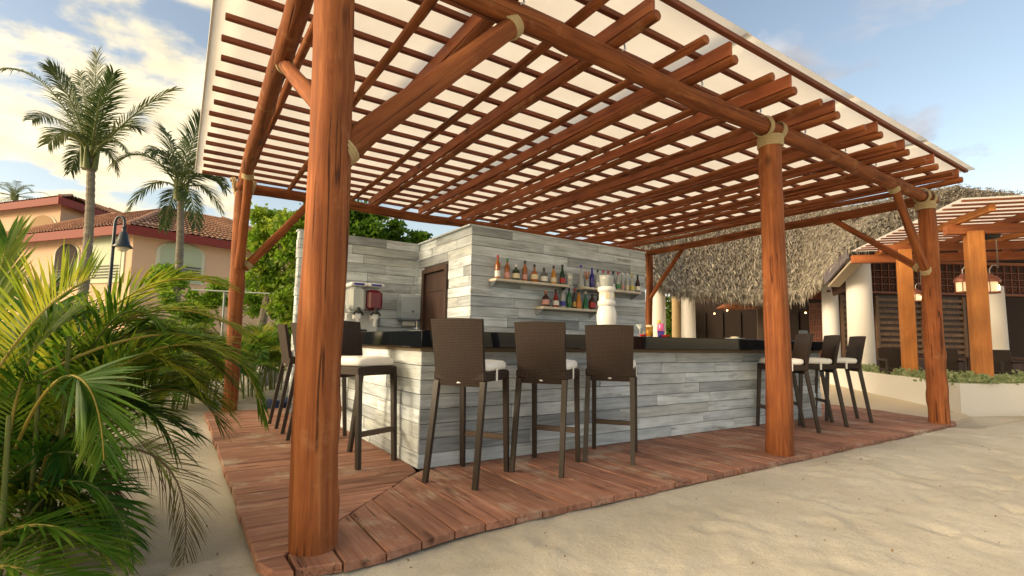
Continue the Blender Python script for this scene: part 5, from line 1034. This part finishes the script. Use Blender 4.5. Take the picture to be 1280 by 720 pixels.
areca((0.1, 8.0, -0.08), 'yellow areca palm farther back toward the leafy tree', 9, 30, 0.9, 1.2, 'areca_y', 21, group=GA, L=0.38, nl=26, width=0.032)
areca((-2.6, 4.2, -0.08), 'green areca palm rising behind the big clump', 7, 22, 0.5, 1.2, 'areca', 15, group=GA, L=0.40, nl=28, width=0.03)
areca((-3.1, 7.5, -0.08), 'tall areca palm in front of the house wall by the lamp post', 8, 26, 0.9, 1.4, 'areca_y', 16, group=GA, L=0.42, nl=28, width=0.035)
areca((-1.9, 8.6, -0.08), 'broad areca palm below the house eave', 8, 26, 0.9, 1.3, 'areca', 17, group=GA, L=0.42, nl=28, width=0.035)
areca((-4.3, 6.0, -0.08), 'dense areca palm at the edge of the garden toward the sunset', 8, 24, 0.7, 1.3, 'areca', 18, group=GA, L=0.42, nl=26, width=0.035)
# coconut palms
def coconut(base, crown, n, length, label, seed, rt=0.16, mat='coco', nl=46):
    rs = random.Random(seed); b, c = V(base), V(crown); t = thing('coconut_palm', label, 'palm tree', b, 0, 'coconut palms behind the bar'); H = (c - b).length
    mb = MB(); segs = max(20, int(H / 0.09)); pts = []; rad = []
    for k in range(segs + 1): f = k / segs; p = b.lerp(c, f) + V((math.sin(f * 3) * 0.12, 0, 0)); pts.append(p); rad.append(rt * (1.25 - 0.45 * f) * (1.0 if k % 2 else 0.9))
    mb.tube(pts, rad, 12, smooth=False); obj(mb, 'trunk', 'trunk', t, world=True)
    for k in range(6):
        a = rs.uniform(0, 6.28); mb = MB(); p = c + V((math.cos(a) * rt, math.sin(a) * rt, -0.1)); mb.tube([p - V((0, 0, 0.25)), p + V((math.cos(a) * 0.1, math.sin(a) * 0.1, 0.35))], [rt * 0.8, rt * 0.25], 6); obj(mb, 'leaf_base', 'greenstem', t, world=True)
    for i in range(n):
        az = i * 2.399 + rs.uniform(-0.3, 0.3); el = R(78 - 100 * (i / n) + rs.uniform(-8, 8)); ln = length * rs.uniform(0.8, 1.08)
        d = V((math.cos(az) * math.cos(el), math.sin(az) * math.cos(el), math.sin(el))); hz = V((math.cos(az), math.sin(az), 0))
        ctrl = [c, c + d * ln * 0.4, c + d * ln * 0.62 + hz * ln * 0.15, c + d * ln * 0.7 + hz * ln * 0.3 - V((0, 0, ln * rs.uniform(0.15, 0.42)))]
        frond(t, ctrl, ln * 0.24, nl, ln * 0.013, seed * 50 + i, mat, 'greenstem', r0=0.03, droop=0.42, vee=0.05, ang=(60, 28), start=0.12, twist=rs.uniform(-0.8, 0.8), endlen=0.3)
def palm_at(px, pyc, d, lean=0.0):
    c = at(px, pyc, d); b = V((c.x - lean, c.y, -0.1)); return b, c
def coconut_to(px, pyc, d, tips, label, seed, rt, L=0.62):
    """palm whose fronds end at the given picture points, each at its own depth"""
    b, c = palm_at(px, pyc, d); coconut(b, c, 0, 1, label, seed, rt); t = [o for o in bpy.data.objects if o.get('label') == label][0]; rs = random.Random(seed)
    for i, (tx, ty, dd, sag) in enumerate(tips):
        e = at(tx, ty, d + dd); m = c.lerp(e, 0.5) + V((0, 0, sag)); q = c.lerp(e, 0.85) + V((0, 0, sag * 0.75))
        frond(t, [c - V((0, 0, 0.1)), c.lerp(m, 0.6) + V((0, 0, sag * 0.5)), m.lerp(q, 0.55) + V((0, 0, sag * 0.3)), e], L * rs.uniform(0.85, 1.1), 54, 0.036, seed * 50 + i, 'coco', 'greenstem', r0=0.03, droop=0.5, vee=0.0, ang=(58, 25), start=0.14, twist=rs.uniform(-1.0, 1.0), endlen=0.35)
coconut_to(113, 196, 14, [(-4, 88, 0.2, 0.95), (62, 84, -0.6, 0.35), (84, 96, 0.8, 0.2), (121, 66, 0.3, 0.1), (142, 92, -0.5, 0.1), (218, 111, 0.2, 0.25), (172, 160, 1.2, 0.45), (158, 190, -1.2, 0.5), (60, 180, -1.3, 0.6), (40, 150, 1.3, 0.6), (88, 214, 0.9, 0.55), (146, 214, 1.0, 0.55), (100, 90, 1.6, 0.2), (128, 110, -1.6, 0.3)], 'tall coconut palm with ringed grey trunk in front of the peach house', 41, 0.12)
coconut_to(225, 236, 15, [(140, 206, -0.2, 0.75), (160, 262, 0.3, 0.6), (204, 160, 0.5, 0.3), (252, 150, 0.2, 0.3), (282, 236, 0.3, 0.55), (268, 200, -1.0, 0.4), (190, 190, -1.2, 0.5), (245, 282, -0.9, 0.5), (205, 285, 1.0, 0.5), (232, 170, 1.4, 0.2), (276, 262, 1.2, 0.5)], 'coconut palm with drooping fronds near the house roof corner', 42, 0.11)
b, c = palm_at(18, 245, 42); coconut(b, c, 16, 2.3, 'small distant coconut palm above the house roof', 43, rt=0.15, nl=26)
# leaning bare trunk behind the rear post
t = thing('slanting_trunk', 'slanting grey palm trunk seen between the rear post and the board wall', 'tree trunk', at(318, 430, 13)); p = at(312, 440, 13); q = at(352, 300, 13.5); p.z = -0.1
mb = MB(); mb.tube([p.lerp(q, k / 24) for k in range(25)], [0.13 - 0.03 * k / 24 - 0.012 * (k % 2) for k in range(25)], 10, smooth=False); obj(mb, 'trunk', 'trunk', t, world=True)
# ================================================================== BROADLEAF TREES
def tree(base, blobs, n, size, label, seed, mat='tree', trunk_r=0.12, name='garden_tree'):
    rs = random.Random(seed); b = V(base); t = thing(name, label, 'tree', b, 0); pts = []; tot = sum(s[1] ** 2 for s in blobs)
    mb = MB(); top = sum((s[0] for s in blobs), V()) / len(blobs); fork = b.lerp(top, 0.45); mb.tube([b - V((0, 0, 0.1)), b.lerp(fork, 0.5) + V((0.05, 0.03, 0)), fork], [trunk_r, trunk_r * 0.8, trunk_r * 0.65], 10); tk = obj(mb, 'trunk', 'bark', t, world=True)
    for c, r in blobs:
        mb = MB(); mid = fork.lerp(c, 0.5) + V((0, 0, 0.15)); mb.tube([fork, mid, c], [trunk_r * 0.5, trunk_r * 0.3, trunk_r * 0.1], 7); obj(mb, 'limb', 'bark', t, world=True)
        k = int(n * r * r / tot); sub = [(c + V((rs.gauss(0, 1), rs.gauss(0, 1), rs.gauss(0, 0.8))).normalized() * r * rs.uniform(0.35, 1.0), r * rs.uniform(0.16, 0.34)) for _ in range(int(14 + 10 * r))]
        for i in range(k): s, sr = rs.choice(sub); v = V((rs.gauss(0, 1), rs.gauss(0, 1), rs.gauss(0, 0.75))); pts.append(s + v * sr * 0.6)
    leaf_cloud('crown', mat, pts, size, t, seed, updir=0.1)
def bl(lst): return [(at(x, y, d), r) for x, y, d, r in lst]
g_ = at(370, 437, 13); tree((g_.x, g_.y, -0.1), bl([(345, 280, 13, 0.7), (375, 300, 12.6, 0.7), (350, 345, 12.8, 0.7), (400, 275, 13.2, 0.8), (330, 310, 13.2, 0.5), (365, 375, 12.4, 0.6)]), 15000, 0.12, 'bushy bright green tree between the rear log post and the board wall', 61)
g_ = at(455, 437, 12.5); tree((g_.x, g_.y, -0.1), bl([(440, 280, 12.5, 0.6), (470, 285, 12.3, 0.55), (500, 296, 12.4, 0.4), (420, 270, 12.8, 0.7), (525, 300, 12.6, 0.28)]), 9000, 0.11, 'bright green tree crown showing over the grey board wall', 62)
g_ = at(300, 437, 16); tree((g_.x, g_.y, -0.1), bl([(322, 380, 15, 0.6), (262, 372, 13, 0.5), (235, 385, 13.5, 0.6), (205, 350, 14, 0.5)]), 8000, 0.11, 'loose leafy shrub in front of the peach house wall', 63, trunk_r=0.06, name='garden_shrub')
g_ = at(836, 437, 24); tree((g_.x, g_.y, -0.1), bl([(836, 390, 24, 0.7), (838, 410, 24, 0.7), (836, 425, 23.5, 0.6)]), 3000, 0.16, 'yellow green shrub glimpsed between the white columns', 64, mat='areca_y', trunk_r=0.06, name='garden_shrub')
# grey stones on the sand by the palms
for px, py, r_, lab in ((335, 462, 0.35, 'large grey stone on the sand behind the deck'), (322, 465, 0.26, 'smaller grey stone beside the large one behind the deck')):
    c = onz(px, py + 6, -0.08); c = CAM + (c - CAM) * 0.8; c.z = -0.1; mb = MB(); n = 14; vs = []; fs = []
    for j in range(8):
        for i in range(n):
            a, e_ = 2 * math.pi * i / n, math.pi * (j / 7 - 0.5); v = V((math.cos(a) * math.cos(e_), math.sin(a) * math.cos(e_), math.sin(e_) * 0.75)); vs.append(c + V((0, 0, r_ * 0.55)) + v * r_ * (1 + 0.22 * noise.noise(v * 1.7 + c)))
    for j in range(7):
        for i in range(n): fs.append((j * n + i, j * n + (i + 1) % n, (j + 1) * n + (i + 1) % n, (j + 1) * n + i))
    mb.add(vs, fs, True); o = obj(mb, 'stone', plain('grey_stone', (0.22, 0.22, 0.21), 0.9, bump=0.5, bscale=8), world=True); tag(o, lab, 'stone', 'stones behind the deck')

rs = random.Random(91); pts = []
for i in range(300):
    x, y = rs.uniform(-2.5, 9.0), rs.uniform(-3.6, -1.32)
    if rs.random() < 0.35: x, y = rs.uniform(-2.1, -1.34), rs.uniform(-2, 4.5)
    pts.append((x, y, sand_h(x, y) + 0.006))
o = leaf_cloud('leaf_litter', plain('litter', (0.16, 0.105, 0.06), 0.9), pts, 0.017, None, 17, updir=0.0); tag(o, 'dry brown leaf bits and twigs scattered over the sand', 'litter'); o['kind'] = 'stuff'
